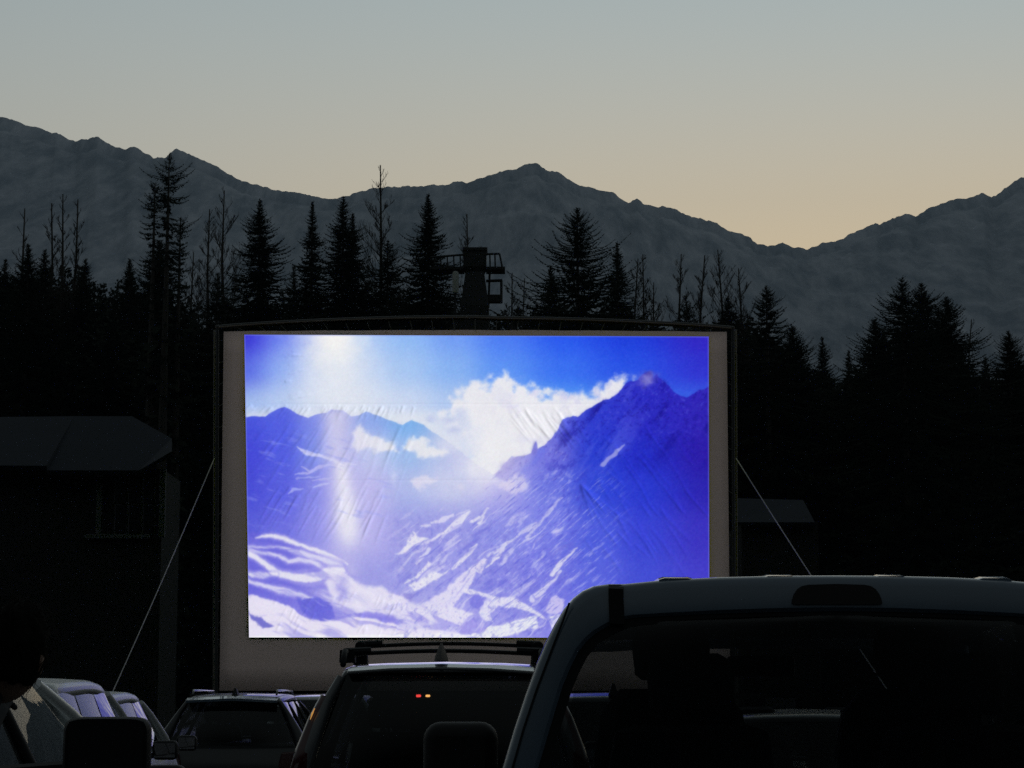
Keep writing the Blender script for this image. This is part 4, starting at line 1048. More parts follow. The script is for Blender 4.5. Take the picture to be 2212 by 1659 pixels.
def car(name, label, cat, X, Y, yaw=0.0, L_=4.5, W=1.82, H=1.62, paint=None, belt=1.02, hood=0.98, cowl=1.08, yrb=-2.05, yrr=-1.75, yrf=0.35, ywb=1.15, wr=0.60,
        rear_drop=0.06, seats=True, gl=None, rgl=None, group=None, quarter_solid=False, open_front=False, windows=True, mirror_z=None):
    paint = paint or m_grey; gl = gl or m_glass; rgl = rgl or m_tint
    root = thing(name, label, cat, (X, Y, 0), yaw, group)
    w = W / 2; hl = L_ / 2
    zb = 0.24
    def section(y, wf, ztop, low=zb):
        ww = w * wf
        half = [(0.0, low), (0.78 * ww, low), (0.95 * ww, low + 0.10), (ww, low + 0.30), (1.0 * ww, (low + ztop) / 2 + 0.08), (0.975 * ww, ztop - 0.14), (0.93 * ww, ztop - 0.03), (0.88 * ww, ztop), (0.45 * ww, ztop + 0.018)]
        full = [(x_, y, z_) for x_, z_ in half] + [(0.0, y, ztop + 0.022)] + [(-x_, y, z_) for x_, z_ in reversed(half[1:])]
        return full
    st = [(-hl, 0.80, belt - 0.28, 0.42), (-hl + 0.04, 0.92, belt - 0.18, 0.34), (-hl + 0.14, 0.97, belt - 0.02, 0.28), (yrb + 0.05, 0.985, belt, zb), (-0.6, 1.0, belt, zb), (0.3, 1.0, belt, zb), (ywb - 0.15, 0.99, (belt + cowl) / 2, zb), (ywb + 0.10, 0.985, cowl - 0.02, zb),
          ((ywb + hl) / 2, 0.97, (cowl + hood) / 2 + 0.02, zb), (hl - 0.42, 0.95, hood - 0.02, zb), (hl - 0.16, 0.90, hood - 0.10, 0.28), (hl - 0.04, 0.80, hood - 0.22, 0.34), (hl, 0.70, hood - 0.36, 0.42)]
    st.sort(key=lambda q_: q_[0])
    MB().loft([section(*q_) for q_ in st], cap0=True, cap1=True).build('body', paint, root, smooth='auto')
    # roof
    zr = H
    wb_ = w * 0.90
    def roof_z(y):
        u_ = (y - yrr) / (yrf - yrr)
        return zr - rear_drop * (1 - u_) ** 2.2 - 0.05 * max(0, u_ - 0.55) ** 2 * 4.0
    rows_, under = [], []
    prof = [(-1.0, -0.075), (-0.99, -0.05), (-0.96, -0.026), (-0.90, -0.012), (-0.6, -0.002), (0, 0.006), (0.6, -0.002), (0.90, -0.012), (0.96, -0.026), (0.99, -0.05), (1.0, -0.075)]
    for i in range(13):
        y = yrr + (yrf - yrr) * i / 12
        edge_drop = 0.03 if i in (0, 12) else 0.0
        ww = wr * (1.0 - 0.05 * abs(2 * i / 12 - 1) ** 3)
        rows_.append([(ww * fx, y, roof_z(y) + dz - edge_drop * (1 - abs(fx) * 0.5)) for fx, dz in prof])
    MB().patch(rows_, (0, 0, -0.035)).build('roof', paint, root, smooth=True)
    RR, RF = roof_z(yrr) - 0.05, roof_z(yrf) - 0.05
    for sg in (-1, 1):
        # pillars
        def bar(nm, a, b, r0, r1, flat=0.55, m_=paint):
            a, b = Vector(a), Vector(b)
            mid = a.lerp(b, 0.5) + Vector((sg * 0.022, 0, 0.012))
            return MB().tube([a, a.lerp(mid, 0.5) + Vector((sg * 0.012, 0, 0.004)), mid, mid.lerp(b, 0.5) + Vector((sg * 0.010, 0, 0.004)), b], [r0, r0, (r0 + r1) / 2, r1, r1], 12, flat=1.0, up=(sg, 0, 0)).build(nm, m_, root, smooth='auto')
        bar('front_pillar', (sg * wb_, ywb + 0.05, cowl - 0.02), (sg * (wr - 0.03), yrf + 0.02, RF - 0.02), 0.036, 0.026)
        bar('rear_pillar', (sg * wb_ * 0.985, yrb + 0.06, belt - 0.02), (sg * (wr - 0.035), yrr + 0.05, RR - 0.02), 0.070, 0.035)
        ym1, ym2 = yrb + (ywb - yrb) * 0.56, yrb + (ywb - yrb) * 0.27
        xt = lambda y: sg * (wr - 0.02)
        if not quarter_solid:
            bar('middle_pillar', (sg * (wb_ - 0.01), ym1, belt - 0.02), (xt(ym1) - sg * 0.02, ym1 - 0.12, roof_z(ym1 - 0.12) - 0.085), 0.03, 0.024, m_=m_plastic)
            bar('middle_pillar', (sg * (wb_ - 0.01), ym2, belt - 0.02), (xt(ym2) - sg * 0.02, ym2 + 0.02, roof_z(max(yrr, ym2 + 0.02)) - 0.085), 0.03, 0.024, m_=m_plastic)
        if windows:
            zt_ = lambda y: roof_z(min(max(y, yrr), yrf)) - 0.075
            b3 = (sg * 0.014, 0, 0)
            if not open_front:
                pane(root, 'front_side_window', (sg * wb_, ym1 + 0.03, belt), (sg * wb_, ywb - 0.02, cowl - 0.02), (xt(0), yrf - 0.06, zt_(yrf)), (xt(0), ym1 - 0.10, zt_(ym1)), gl, b3)
            pane(root, 'rear_side_window', (sg * wb_, ym2 + 0.03, belt), (sg * wb_, ym1 - 0.03, belt), (xt(0), ym1 - 0.15, zt_(ym1)), (xt(0), ym2 + 0.05, zt_(ym2)), rgl if not quarter_solid else paint, b3)
            pane(root, 'quarter_panel' if quarter_solid else 'quarter_window', (sg * wb_, yrb + 0.12, belt), (sg * wb_, ym2 - 0.03, belt), (xt(0), ym2 - 0.01, zt_(ym2)), (xt(0), yrr + 0.10, zt_(yrr)), rgl if not quarter_solid else paint, b3)
        # lamps, mirrors, handles
        MB().loft([[(sg * w * fx, y, z_) for fx, z_ in ((0.60, belt - 0.34), (0.93, belt - 0.32), (0.94, belt - 0.08), (0.66, belt - 0.10))] for y in (-hl + 0.0, -hl + 0.10)], cap0=True, cap1=True).build('taillight', m_lens, root, bevel=0.015)
        MB().loft([[(sg * w * fx, y, z_) for fx, z_ in ((0.50, hood - 0.28), (0.82, hood - 0.26), (0.86, hood - 0.12), (0.54, hood - 0.17))] for y in (hl - 0.16, hl - 0.02)], cap0=True, cap1=True).build('headlight', m_head, root, bevel=0.015)
        mz = mirror_z or cowl + 0.06
        mr0 = MB().box((sg * (w + 0.11), ywb - 0.30, mz), (0.20, 0.11, 0.15)).build('door_mirror', m_plastic, root, smooth='auto', bevel=0.04, bseg=3)
        MB().box((sg * (w + 0.11), ywb - 0.358, mz), (0.16, 0.006, 0.11)).build('mirror_glass', m_mirror, mr0)
        MB().tube([(sg * (w - 0.06), ywb - 0.24, mz - 0.06), (sg * (w + 0.05), ywb - 0.28, mz - 0.03)], 0.025, 6).build('mirror_arm', m_plastic, mr0)
        for y in (ym1 + 0.12, ym2 + 0.14):
            MB().tube([(sg * (w * 0.985), y, belt - 0.16), (sg * (w * 1.005), y + 0.04, belt - 0.16), (sg * (w * 1.005), y + 0.18, belt - 0.16), (sg * (w * 0.985), y + 0.22, belt - 0.16)], 0.013, 6).build('door_handle', paint, root)
        for y in (-hl + 0.85, hl - 0.88):
            wheel(root, sg * (w - 0.10), y)
    if windows:
        pane(root, 'windshield', (-wb_ * 0.96, ywb + 0.10, cowl - 0.02), (wb_ * 0.96, ywb + 0.10, cowl - 0.02), (wr - 0.04, yrf + 0.02, RF + 0.02), (-wr + 0.04, yrf + 0.02, RF + 0.02), gl, (0, 0.10, 0.03), 10)
        pane(root, 'rear_window', (-wb_ * 0.92, yrb, belt - 0.02), (wb_ * 0.92, yrb, belt - 0.02), (wr - 0.07, yrr + 0.0, RR + 0.01), (-wr + 0.07, yrr + 0.0, RR + 0.01), rgl, (0, -0.05, 0), 8)
    MB().box((0, -hl + 0.03, 0.50), (W * 0.86, 0.14, 0.22)).build('rear_bumper', m_plastic, root, bevel=0.05, bseg=3)
    MB().box((0, hl - 0.05, 0.46), (W * 0.80, 0.14, 0.20)).build('front_bumper', m_plastic, root, bevel=0.05, bseg=3)
    if seats:
        for sx_ in (-0.36, 0.36):
            seat(root, sx_, -0.15, belt - 0.36)
            seat(root, sx_, -1.05, belt - 0.36)
        MB().box((0, ywb - 0.12, belt + 0.0), (W * 0.74, 0.35, 0.14)).build('dashboard', m_plastic, root, bevel=0.03)
    return root

# --- grey SUV with roof rack, in the middle
sv = car('suv', 'grey SUV with black roof rack bars and shark-fin antenna in front of the screen', 'car', P(952, 1440, 13).x, 15.15, 0, 4.6, 1.86, 1.80, m_grey, belt=1.10, hood=1.05, cowl=1.13,
         yrb=-2.20, yrr=-2.08, yrf=0.30, ywb=1.15, wr=0.625, rear_drop=0.06, rgl=m_dark_tint)
zr_ = 1.80
for sg in (-1, 1):
    MB().tube([(sg * 0.60, -1.85, zr_ - 0.05), (sg * 0.60, -1.72, zr_ + 0.035), (sg * 0.60, -0.2, zr_ + 0.055), (sg * 0.60, 0.05, zr_ - 0.02)], 0.018, 8).build('roof_rail', m_plastic, sv, smooth=True)
for y, h_ in ((-1.55, 0.022), (-0.35, 0.105)):
    pts = [(-0.60 + 1.2 * k / 12, y, zr_ + h_ + 0.022 * math.sin(math.pi * k / 12)) for k in range(13)]
    cb = MB().tube(pts, 0.017, 8, flat=0.8).build('rack_bar', m_plastic, sv, smooth='auto')
    for sg in (-1, 1):
        MB().loft([[(sg * (0.60 + dx), y + dy, zz_) for dx, dy in ((-w_, -0.05), (w_ * 0.8, -0.05), (w_ * 0.8, 0.05), (-w_, 0.05))] for zz_, w_ in ((zr_ - 0.03, 0.055), (zr_ + 0.05, 0.05), (zr_ + h_ + 0.02, 0.04), (zr_ + h_ + 0.035, 0.02))], cap0=True, cap1=True).build('rack_foot', m_plastic, cb, bevel=0.012)
        MB().tube([(sg * 0.61, y, zr_ + h_ + 0.012), (sg * 0.45, y, zr_ + h_ + 0.022)], [0.028, 0.024], 8).build('bar_clamp', m_plastic, cb)
MB().loft([[(0.042 * f_ * a_, -1.98 + 0.16 * f_ * b_ + sh_, zr_ - 0.03 + hh) for a_, b_ in ((-1, -0.4), (0, -1), (1, -0.4), (0.8, 0.6), (0, 1), (-0.8, 0.6))] for f_, hh, sh_ in ((1, 0, 0), (0.85, 0.03, -0.01), (0.45, 0.075, -0.03), (0.14, 0.105, -0.05))], cap0=True, cap1=True).build('fin_antenna', m_plastic, sv, smooth='auto')
MB().patch([[(-0.56, -2.08, zr_ - 0.075), (-0.3, -2.10, zr_ - 0.055), (0, -2.11, zr_ - 0.048), (0.3, -2.10, zr_ - 0.055), (0.56, -2.08, zr_ - 0.075)], [(-0.55, -2.17, zr_ - 0.095), (-0.3, -2.20, zr_ - 0.078), (0, -2.21, zr_ - 0.071), (0.3, -2.20, zr_ - 0.078), (0.55, -2.17, zr_ - 0.095)]], (0, 0, -0.02)).build('spoiler', m_grey, sv, smooth='auto', bevel=0.008)
for sg in (-1, 1):
    tl_ = MB().tube([(sg * 0.84, -2.19, 1.08), (sg * 0.80, -2.13, 1.25), (sg * 0.745, -2.08, 1.42), (sg * 0.69, -2.05, 1.56)], [0.055, 0.05, 0.042, 0.028], 10).build('pillar_taillight', m_lens, sv, smooth=True)
    if sg < 0:
        m_amber = mat('amber_glint_emission', (0.4, 0.15, 0.02), 0.3, emit=(1.0, 0.50, 0.12), estr=EMIT * 0.45)
        MB().tube([(-0.744, -2.119, 1.49), (-0.757, -2.126, 1.46), (-0.768, -2.132, 1.425)], [0.003, 0.0055, 0.002], 6).build('painted_glint', m_amber, tl_)  # emissive sliver stands in for a warm lamp's reflection in the lens
# two small lit lamps far inside, on the dashboard
MB().box((-0.238, 0.40, 1.585), (0.034, 0.012, 0.018)).build('red_dash_lamp', mat('red_glow', (0.3, 0.02, 0.02), 0.4, emit=(1.0, 0.06, 0.05), estr=EMIT * 9), sv, bevel=0.006)
MB().box((-0.172, 0.40, 1.585), (0.032, 0.012, 0.016)).build('amber_dash_lamp', mat('warm_glow', (0.3, 0.2, 0.05), 0.4, emit=(1.0, 0.45, 0.12), estr=EMIT * 10), sv, bevel=0.006)
MB().box((-0.205, 0.42, 1.582), (0.24, 0.02, 0.07)).build('rear_view_mirror', m_plastic, sv, bevel=0.02)

# --- dark SUV further ahead, white car beside it
d_suv = car('suv', 'black SUV with pale roof edge ahead, against the screen\'s lower left corner', 'car', P(500, 1500, 27).x, 29.3, 0, 4.7, 1.9, 1.74, m_blackp, belt=1.10, hood=1.06, cowl=1.13, yrb=-2.25, yrr=-2.1, yrf=0.25, ywb=1.15, wr=0.60)
for sg in (-1, 1):
    MB().tube([(sg * 0.52, -2.0, 1.70), (sg * 0.52, -1.9, 1.755), (sg * 0.52, -0.1, 1.765), (sg * 0.52, 0.1, 1.71)], 0.013, 8).build('roof_rail', m_grey, d_suv, smooth=True)
MB().patch([[(-0.56, -2.14, 1.66), (0, -2.16, 1.685), (0.56, -2.14, 1.66)], [(-0.56, -2.30, 1.63), (0, -2.33, 1.655), (0.56, -2.30, 1.63)]], (0, 0, -0.03)).build('spoiler', m_silver, d_suv, smooth='auto')
MB().loft([[(0.04 * f_ * a_, -1.9 + 0.12 * f_ * b_, 1.69 + hh) for a_, b_ in ((-1, -1), (1, -1), (1, 1), (-1, 1))] for f_, hh in ((1, 0), (0.3, 0.09))], cap0=True, cap1=True).build('fin_antenna', m_plastic, d_suv)
car('hatchback', 'white car half hidden between the black SUV and the grey SUV', 'car', P(690, 1500, 30).x, 32.4, 0, 4.3, 1.8, 1.76, m_white, belt=1.08, hood=1.0, cowl=1.1, yrb=-2.0, yrr=-1.85, yrf=0.3, ywb=1.1, wr=0.60)
# --- cars seen only through the pickup's windows
f_car = car('suv', 'dim car with fin antenna seen through the rear window of the silver pickup', 'car', P(1330, 1500, 18.5).x, 20.8, 0, 4.5, 1.84, 1.66, m_grey, belt=1.06, hood=1.0, cowl=1.1, yrb=-2.15, yrr=-2.0, yrf=0.3, ywb=1.15, wr=0.60)
MB().loft([[(0.04 * f_ * a_, -1.85 + 0.12 * f_ * b_, 1.62 + hh) for a_, b_ in ((-1, -1), (1, -1), (1, 1), (-1, 1))] for f_, hh in ((1, 0), (0.25, 0.10))], cap0=True, cap1=True).build('fin_antenna', m_plastic, f_car)
car('hatchback', 'black car ahead glimpsed dimly through the middle of the pickup cab', 'car', P(1780, 1500, 15).x, 17.0, 0.0, 4.3, 1.8, 1.50, m_blackp, belt=1.05, hood=1.0, cowl=1.1, yrb=-2.0, yrr=-1.7, yrf=0.3, ywb=1.1, wr=0.58)

# --- the row at the left: two white vans, a dark wagon with a pale pillar, and the nearest truck with the big mirror
car('van', 'white van with rounded roof just beyond the white wagon, second from the mirror', 'van', -3.69, 16.2, 0.045, 4.5, 1.84, 1.72, m_vanw, belt=1.12, hood=1.02, cowl=1.12, yrb=-2.15, yrr=-2.0, yrf=0.55, ywb=1.35, wr=0.66, quarter_solid=True, group='white vans in the row at the left')
car('van', 'farthest white van of the left row, its bonnet showing right of the big mirror', 'van', -4.17, 20.6, 0.045, 4.5, 1.84, 1.68, m_vanw, belt=1.12, hood=1.02, cowl=1.12, yrb=-2.15, yrr=-2.0, yrf=0.55, ywb=1.35, wr=0.66, quarter_solid=True, group='white vans in the row at the left')
car('wagon', 'white wagon with pale window pillar between the person and the white vans', 'car', -2.76, 9.9, -0.10, 4.6, 1.84, 1.70, m_white, belt=1.05, hood=0.98, cowl=1.08, yrb=-2.2, yrr=-2.0, yrf=0.2, ywb=1.1, wr=0.60, seats=False)

# --- nearest truck at the left edge
A_yaw = 0.085
ta = car('pickup_truck', 'dark truck at the left edge with the big square door mirror', 'truck', -2.55, 4.85, A_yaw, 5.4, 1.96, 1.86, m_blackp, belt=1.22, hood=1.12, cowl=1.22, yrb=-0.95, yrr=-0.75, yrf=0.75, ywb=1.62, wr=0.70, open_front=True, mirror_z=None, seats=False)
for ch in list(ta.children):
    if ch.name.startswith('door_mirror'):
        for c2 in list(ch.children): bpy.data.objects.remove(c2)
        bpy.data.objects.remove(ch)
# big mirrors, placed in the truck's own space
Minv = (Matrix.Translation(ta.location) @ Matrix.Rotation(A_yaw, 4, 'Z')).inverted()
ca_, cb_ = P(143, 1548, 6.3), P(325, 1690, 6.3)
cc = Minv @ Vector(((ca_.x + cb_.x) / 2, 6.3, (ca_.z + cb_.z) / 2))
hw, hh_ = (cb_.x - ca_.x) / 2, (ca_.z - cb_.z) / 2
for sg in (1, -1):
    mo = MB()
    rings = []
    for dy, f_ in ((-0.07, 0.93), (-0.055, 0.99), (0.0, 1.0), (0.06, 0.88), (0.10, 0.62)):
        ring = []
        for k in range(32):
            a = 2 * math.pi * k / 32
            ex = math.copysign(abs(math.cos(a)) ** 0.32, math.cos(a)); ez = math.copysign(abs(math.sin(a)) ** 0.32, math.sin(a))
            ring.append((sg * cc.x + hw * f_ * ex, cc.y + dy, cc.z + hh_ * f_ * ez))
        rings.append(ring)
    dm = mo.loft(rings, cap0=True, cap1=True).build('door_mirror', m_plastic, ta, smooth='auto')
    MB().box((sg * cc.x, cc.y - 0.072, cc.z), (hw * 1.7, 0.004, hh_ * 1.7)).build('mirror_glass', mat('dark_mirror_face', (0.05, 0.05, 0.055), 0.05, 1.0), dm)
    MB().tube([(sg * 0.86, cc.y + 0.05, cc.z - 0.10), (sg * (cc.x - hw * 0.7), cc.y + 0.02, cc.z - 0.06)], 0.03, 8).build('mirror_arm', m_plastic, dm)
    # window trim strips that catch the light of the screen
    MB().tube([(sg * 0.895, 0.10, 1.235), (sg * 0.90, 1.0, 1.24), (sg * 0.89, 1.5, 1.235)], 0.012, 8).build('sill_trim', m_chrome, ta, smooth=True)
    pane(ta, 'quarter_window', (sg * 0.90, 1.18, 1.24), (sg * 0.90, 1.56, 1.24), (sg * 0.76, 1.12, 1.62), (sg * 0.775, 1.08, 1.60), m_glass, (sg * 0.01, 0, 0))
    MB().tube([(sg * 0.90, 1.17, 1.23), (sg * 0.755, 1.06, 1.64)], 0.014, 8).build('window_divider', m_chrome, ta, smooth=True)

# ------------------------------------------------------------------ silver pickup on the right
KD = 6.5
TXC = 1815.0
tx0 = P(TXC, 1300, KD).x
pk = thing('pickup_truck', 'large silver-white pickup on the right with dark rear window and high brake light', 'truck', (tx0, KD, 0))
def K(px_, py_, dy=0.0):
    p = P(px_, py_, KD + dy); return Vector((p.x - tx0, dy, p.z))
def mir(v): return Vector((-v.x, v.y, v.z))
zl = 1.06
# half outlines of the cab back, from the bottom up to the middle of the roof
sil = [(1060, 1850), (1075, 1730), (1085, 1659), (1110, 1575), (1135, 1500), (1160, 1432), (1182, 1380), (1200, 1345), (1220, 1311), (1240, 1288), (1260, 1272), (1285, 1261), (1318, 1256), (1352, 1256), (1440, 1247), (1560, 1241), (1700, 1237.5), (TXC, 1237)]
win = [(1140, 1850), (1152, 1730), (1163, 1659), (1182, 1595), (1200, 1535), (1217, 1480), (1234, 1440), (1252, 1405), (1270, 1383), (1288, 1367), (1306, 1356), (1325, 1346), (1350, 1336), (1375, 1332), (1450, 1328), (1560, 1323), (1700, 1319), (TXC, 1318)]
def leanf(z_): return max(-0.03, (z_ - 1.1)) * 0.10
def ring(pts, dy, inset=0.0, dz=0.0):
    out = []
    cpt = Vector((0, 0, 1.1))
    for a in pts:
        v = K(a[0], a[1]); d = (v - cpt); ln = math.hypot(d.x, d.z)
        v = v - Vector((d.x, 0, d.z)) * (inset / max(ln, 0.01))
        out.append(Vector((v.x, dy + leanf(v.z), v.z + dz)))
    return out + [mir(v) for v in reversed(out[:-1])]
# back panel with a rounded outer edge, running on into the roof and sides of the cab
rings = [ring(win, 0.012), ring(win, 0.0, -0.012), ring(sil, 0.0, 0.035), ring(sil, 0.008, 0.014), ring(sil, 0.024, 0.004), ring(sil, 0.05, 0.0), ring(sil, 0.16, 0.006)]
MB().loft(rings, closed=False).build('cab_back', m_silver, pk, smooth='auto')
# roof skin
top_pts = sil[9:]
r_rows = []
for dy, ins, dz in ((0.16, 0.006, 0.0), (0.6, 0.004, 0.012), (1.1, 0.006, 0.012), (1.6, 0.012, -0.005), (1.85, 0.03, -0.04), (1.95, 0.06, -0.075)):
    r_rows.append(ring(top_pts, dy, ins, dz))
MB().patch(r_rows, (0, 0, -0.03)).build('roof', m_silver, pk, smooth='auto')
# ribs pressed into the roof
for k, pxr in enumerate((1466, 1694, 1936, 2164)):
    c = K(pxr, 1242 if k in (0, 3) else 1237.5)
    z_ = c.z
    MB().patch([[(c.x - 0.052, dy, z_ - 0.004 + e_), (c.x - 0.035, dy, z_ + 0.001 + e_), (c.x + 0.035, dy, z_ + 0.001 + e_), (c.x + 0.052, dy, z_ - 0.004 + e_)] for dy, e_ in ((0.10, -0.004), (0.14, 0.003), (0.7, 0.012), (1.3, 0.008), (1.5, -0.008))], (0, 0, -0.012)).build('roof_rib', m_silver, pk, smooth='auto')
# black roof mouldings over the seams
for sg in (1, -1):
    f = (lambda v: v) if sg == 1 else mir
    pts = [K(1335, 1345), K(1334, 1318), K(1333, 1290), K(1333, 1268), K(1334, 1259.5)]
    rows_ = []
    for i, p in enumerate(pts):
        yy_ = leanf(p.z) - 0.006 + (0.022 if i == 4 else 0)
        wv = 0.0225
        rows_.append([f(Vector((p.x - wv, yy_, p.z))), f(Vector((p.x + wv, yy_, p.z - 0.002)))])
    p = pts[-1]
    for dy in (0.10, 0.4, 1.0, 1.7):
        zq = p.z + 0.001 + 0.012 * min(1, dy)
        rows_.append([f(Vector((p.x - 0.0225, dy, zq))), f(Vector((p.x + 0.0225, dy, zq)))])
    MB().patch(rows_, (0, 0.004, -0.003)).build('roof_moulding', m_plastic, pk)
    seam = [f(K(a, b) + Vector((0.004, leanf(K(a, b).z) - 0.002, 0))) for a, b in ((1228, 1300), (1214, 1340), (1192, 1396), (1157, 1488), (1128, 1575), (1104, 1659), (1090, 1730))]
    MB().tube(seam, 0.0035, 6).build('panel_seam', m_plastic, pk)
    # side pillars, doors
    zt_ = K(1240, 1288).z
    MB().tube([f(Vector((K(1075, 1730).x + 0.05, 1.0, 1.15))), f(Vector((K(1240, 1288).x + 0.03, 0.95, zt_ - 0.03)))], 0.04, 8).build('middle_pillar', m_plastic, pk, smooth=True)
    MB().tube([f(Vector((K(1075, 1730).x + 0.10, 2.55, 1.18))), f(Vector((K(1240, 1288).x + 0.07, 1.88, zt_ - 0.06)))], 0.042, 10).build('front_pillar', m_silver, pk, smooth=True)
    xa = abs(K(1075, 1730).x) - 0.055; xb = abs(K(1240, 1288).x) - 0.03
    for nm, y0, y1 in (('rear_side_window', 0.20, 0.96), ('front_side_window', 1.04, 1.86)):
        y2 = y1 + (0.6 if y1 > 1.5 else 0)
        pane(pk, nm, (-sg * xa, y0, 1.15), (-sg * xa, y2, 1.17), (-sg * (xb - 0.02), y1 - 0.02, zt_ - 0.03), (-sg * xb, y0 + 0.03, zt_ - 0.03), m_tint, (-sg * 0.015, 0, 0))
    mxc = 1.173
    dmr = MB().box((-sg * mxc, 2.10, 1.27), (0.29, 0.14, 0.31)).build('door_mirror', m_plastic, pk, smooth='auto', bevel=0.068, bseg=5)
    MB().box((-sg * mxc, 2.028, 1.27), (0.19, 0.004, 0.20)).build('mirror_glass', mat('dim_mirror_face', (0.05, 0.05, 0.05), 0.08, 1.0), dmr)
    MB().tube([(-sg * (xa - 0.02), 2.15, 1.16), (-sg * (mxc - 0.1), 2.12, 1.18)], 0.03, 8).build('mirror_arm', m_plastic, dmr)
# rear glass in a black band
band = [ring(win, 0.016, -0.002), ring(win, 0.014, 0.030)]
MB().loft(band, closed=False).build('window_band', m_plastic, pk)
gw = ring(win, 0.020, 0.012)
half_n = len(win)
grid = []
for i in range(half_n):
    a, b = gw[i], gw[len(gw) - 1 - i]
    grid.append([a.lerp(b, t__) + Vector((0, -0.02 * 4 * t__ * (1 - t__), 0)) for t__ in [q_ / 10 for q_ in range(11)]])
MB().patch(grid[:-1] + [[p + Vector((0, 0, 0.0)) for p in grid[-2]]][:0]).build('rear_window', glass('pickup_rear_glass', (0.36, 0.37, 0.38)), pk, smooth=True)
# high brake light
bl_out = [(1716, 1301), (1717, 1292), (1721, 1281), (1728, 1270), (1738, 1263), (1752, 1260), (TXC, 1258)]
def br(dy, f_):
    c = K(TXC, 1283)
    o_ = []
    pts_ = [K(a, b) for a, b in bl_out]; pts_ = pts_ + [mir(v) for v in reversed(pts_[:-1])]
    pts_ = pts_ + [Vector((pts_[-1].x * 0.96, 0, K(0, 1303.5).z)), Vector((pts_[0].x * 0.96, 0, K(0, 1303.5).z))]
    for v in pts_:
        v2 = c + (v - c) * f_
        o_.append(Vector((v2.x, leanf(v2.z) + dy, v2.z)))
    return o_
MB().loft([br(0.01, 1.0), br(-0.003, 1.0), br(-0.007, 0.985)], cap0=True, cap1=True).build('high_brake_light', mat('smoked_lens', (0.006, 0.002, 0.002), 0.35), pk, smooth='auto')
# lower cab, bonnet, bed, wheels (below the picture)
hw_ = abs(K(1060, 1850).x) + 0.02
def low(y, wf, ztop, lo=0.45):
    ww = hw_ * wf
    h_ = [(0, lo), (0.9 * ww, lo), (ww, lo + 0.15), (1.0 * ww, ztop - 0.15), (0.97 * ww, ztop - 0.02), (0.93 * ww, ztop)]
    return [(x_, y, z_) for x_, z_ in h_] + [(0, y, ztop + 0.01)] + [(-x_, y, z_) for x_, z_ in reversed(h_[1:])]
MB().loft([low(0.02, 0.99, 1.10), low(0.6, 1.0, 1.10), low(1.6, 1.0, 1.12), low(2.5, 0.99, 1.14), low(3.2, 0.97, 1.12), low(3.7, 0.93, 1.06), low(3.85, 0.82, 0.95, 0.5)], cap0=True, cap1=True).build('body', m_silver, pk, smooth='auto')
pane(pk, 'windshield', (-0.80, 2.55, 1.16), (0.80, 2.55, 1.16), (0.70, 1.93, K(0, 1262).z - 0.11), (-0.70, 1.93, K(0, 1262).z - 0.11), m_glass, (0, 0.08, 0.02), 8)
for sg in (-1, 1):
    MB().box((sg * (hw_ - 0.05), -0.86, 0.92), (0.10, 1.68, 0.66)).build('bed_side', m_silver, pk, bevel=0.03)
    MB().box((sg * (hw_ - 0.12), -1.735, 0.95), (0.17, 0.06, 0.40)).build('taillight', m_lens, pk, bevel=0.02)
    MB().box((sg * 0.62, 3.80, 0.88), (0.36, 0.12, 0.20)).build('headlight', m_head, pk, bevel=0.03)
    for y in (-0.75, 2.95):
        wheel(pk, sg * (hw_ - 0.14), y, 0.40, 0.27)
MB().box((0, -0.85, 0.66), (2 * hw_ - 0.2, 1.66, 0.06)).build('bed_floor', m_plastic, pk)
MB().box((0, -1.70, 0.93), (2 * hw_ - 0.38, 0.07, 0.62)).build('tailgate', m_silver, pk, bevel=0.02)
MB().box((0, -1.83, 0.55), (2 * hw_ - 0.1, 0.18, 0.18)).build('rear_bumper', m_chrome, pk, bevel=0.04)
MB().box((0, 3.86, 0.62), (2 * hw_ - 0.1, 0.16, 0.24)).build('front_bumper', m_chrome, pk, bevel=0.04)
for sx_ in (-0.42, 0.42):
    seat(pk, sx_, 1.25, 0.92, 0.54, 0.62)
    seat(pk, sx_, 0.42, 0.86, 0.52, 0.56)
MB().box((0, 2.35, 1.10), (1.4, 0.4, 0.14)).build('dashboard', m_plastic, pk, bevel=0.03)
MB().patch([ring(sil[10:], 0.14, 0.07, -0.02), ring(sil[10:], 1.0, 0.06, -0.02), ring(sil[10:], 1.84, 0.08, -0.05)]).build('headliner', m_seat, pk)
MB().box((-0.02, 1.93, K(0, 1262).z - 0.20), (0.26, 0.03, 0.08)).build('rear_view_mirror', m_plastic, pk, bevel=0.02)

# ------------------------------------------------------------------ person leaning out of the truck at the left edge
pm = bpy.data.meshes.new('body')
J = {'pelvis': (-1.86, 5.42, 0.98), 'belly': (-1.72, 5.45, 1.14), 'chest': (-1.56, 5.50, 1.30), 'collar': (-1.45, 5.54, 1.40), 'neck': (-1.36, 5.57, 1.47), 'skull': (-1.30, 5.60, 1.555),
     'l_sh': (-1.58, 5.60, 1.46), 'l_el': (-1.66, 5.86, 1.34), 'l_wr': (-1.60, 6.05, 1.38), 'r_sh': (-1.43, 5.56, 1.30), 'r_el': (-1.40, 5.80, 1.27), 'r_wr': (-1.425, 6.02, 1.42), 'r_hand': (-1.415, 6.07, 1.455),
     'r_hip': (-1.80, 5.50, 0.92), 'r_kn': (-1.80, 5.92, 0.98), 'r_an': (-1.80, 6.10, 0.60), 'r_to': (-1.80, 6.28, 0.56), 'l_hip': (-1.98, 5.48, 0.94), 'l_kn': (-2.0, 5.92, 0.98), 'l_an': (-2.0, 6.10, 0.60), 'l_to': (-2.0, 6.28, 0.56)}
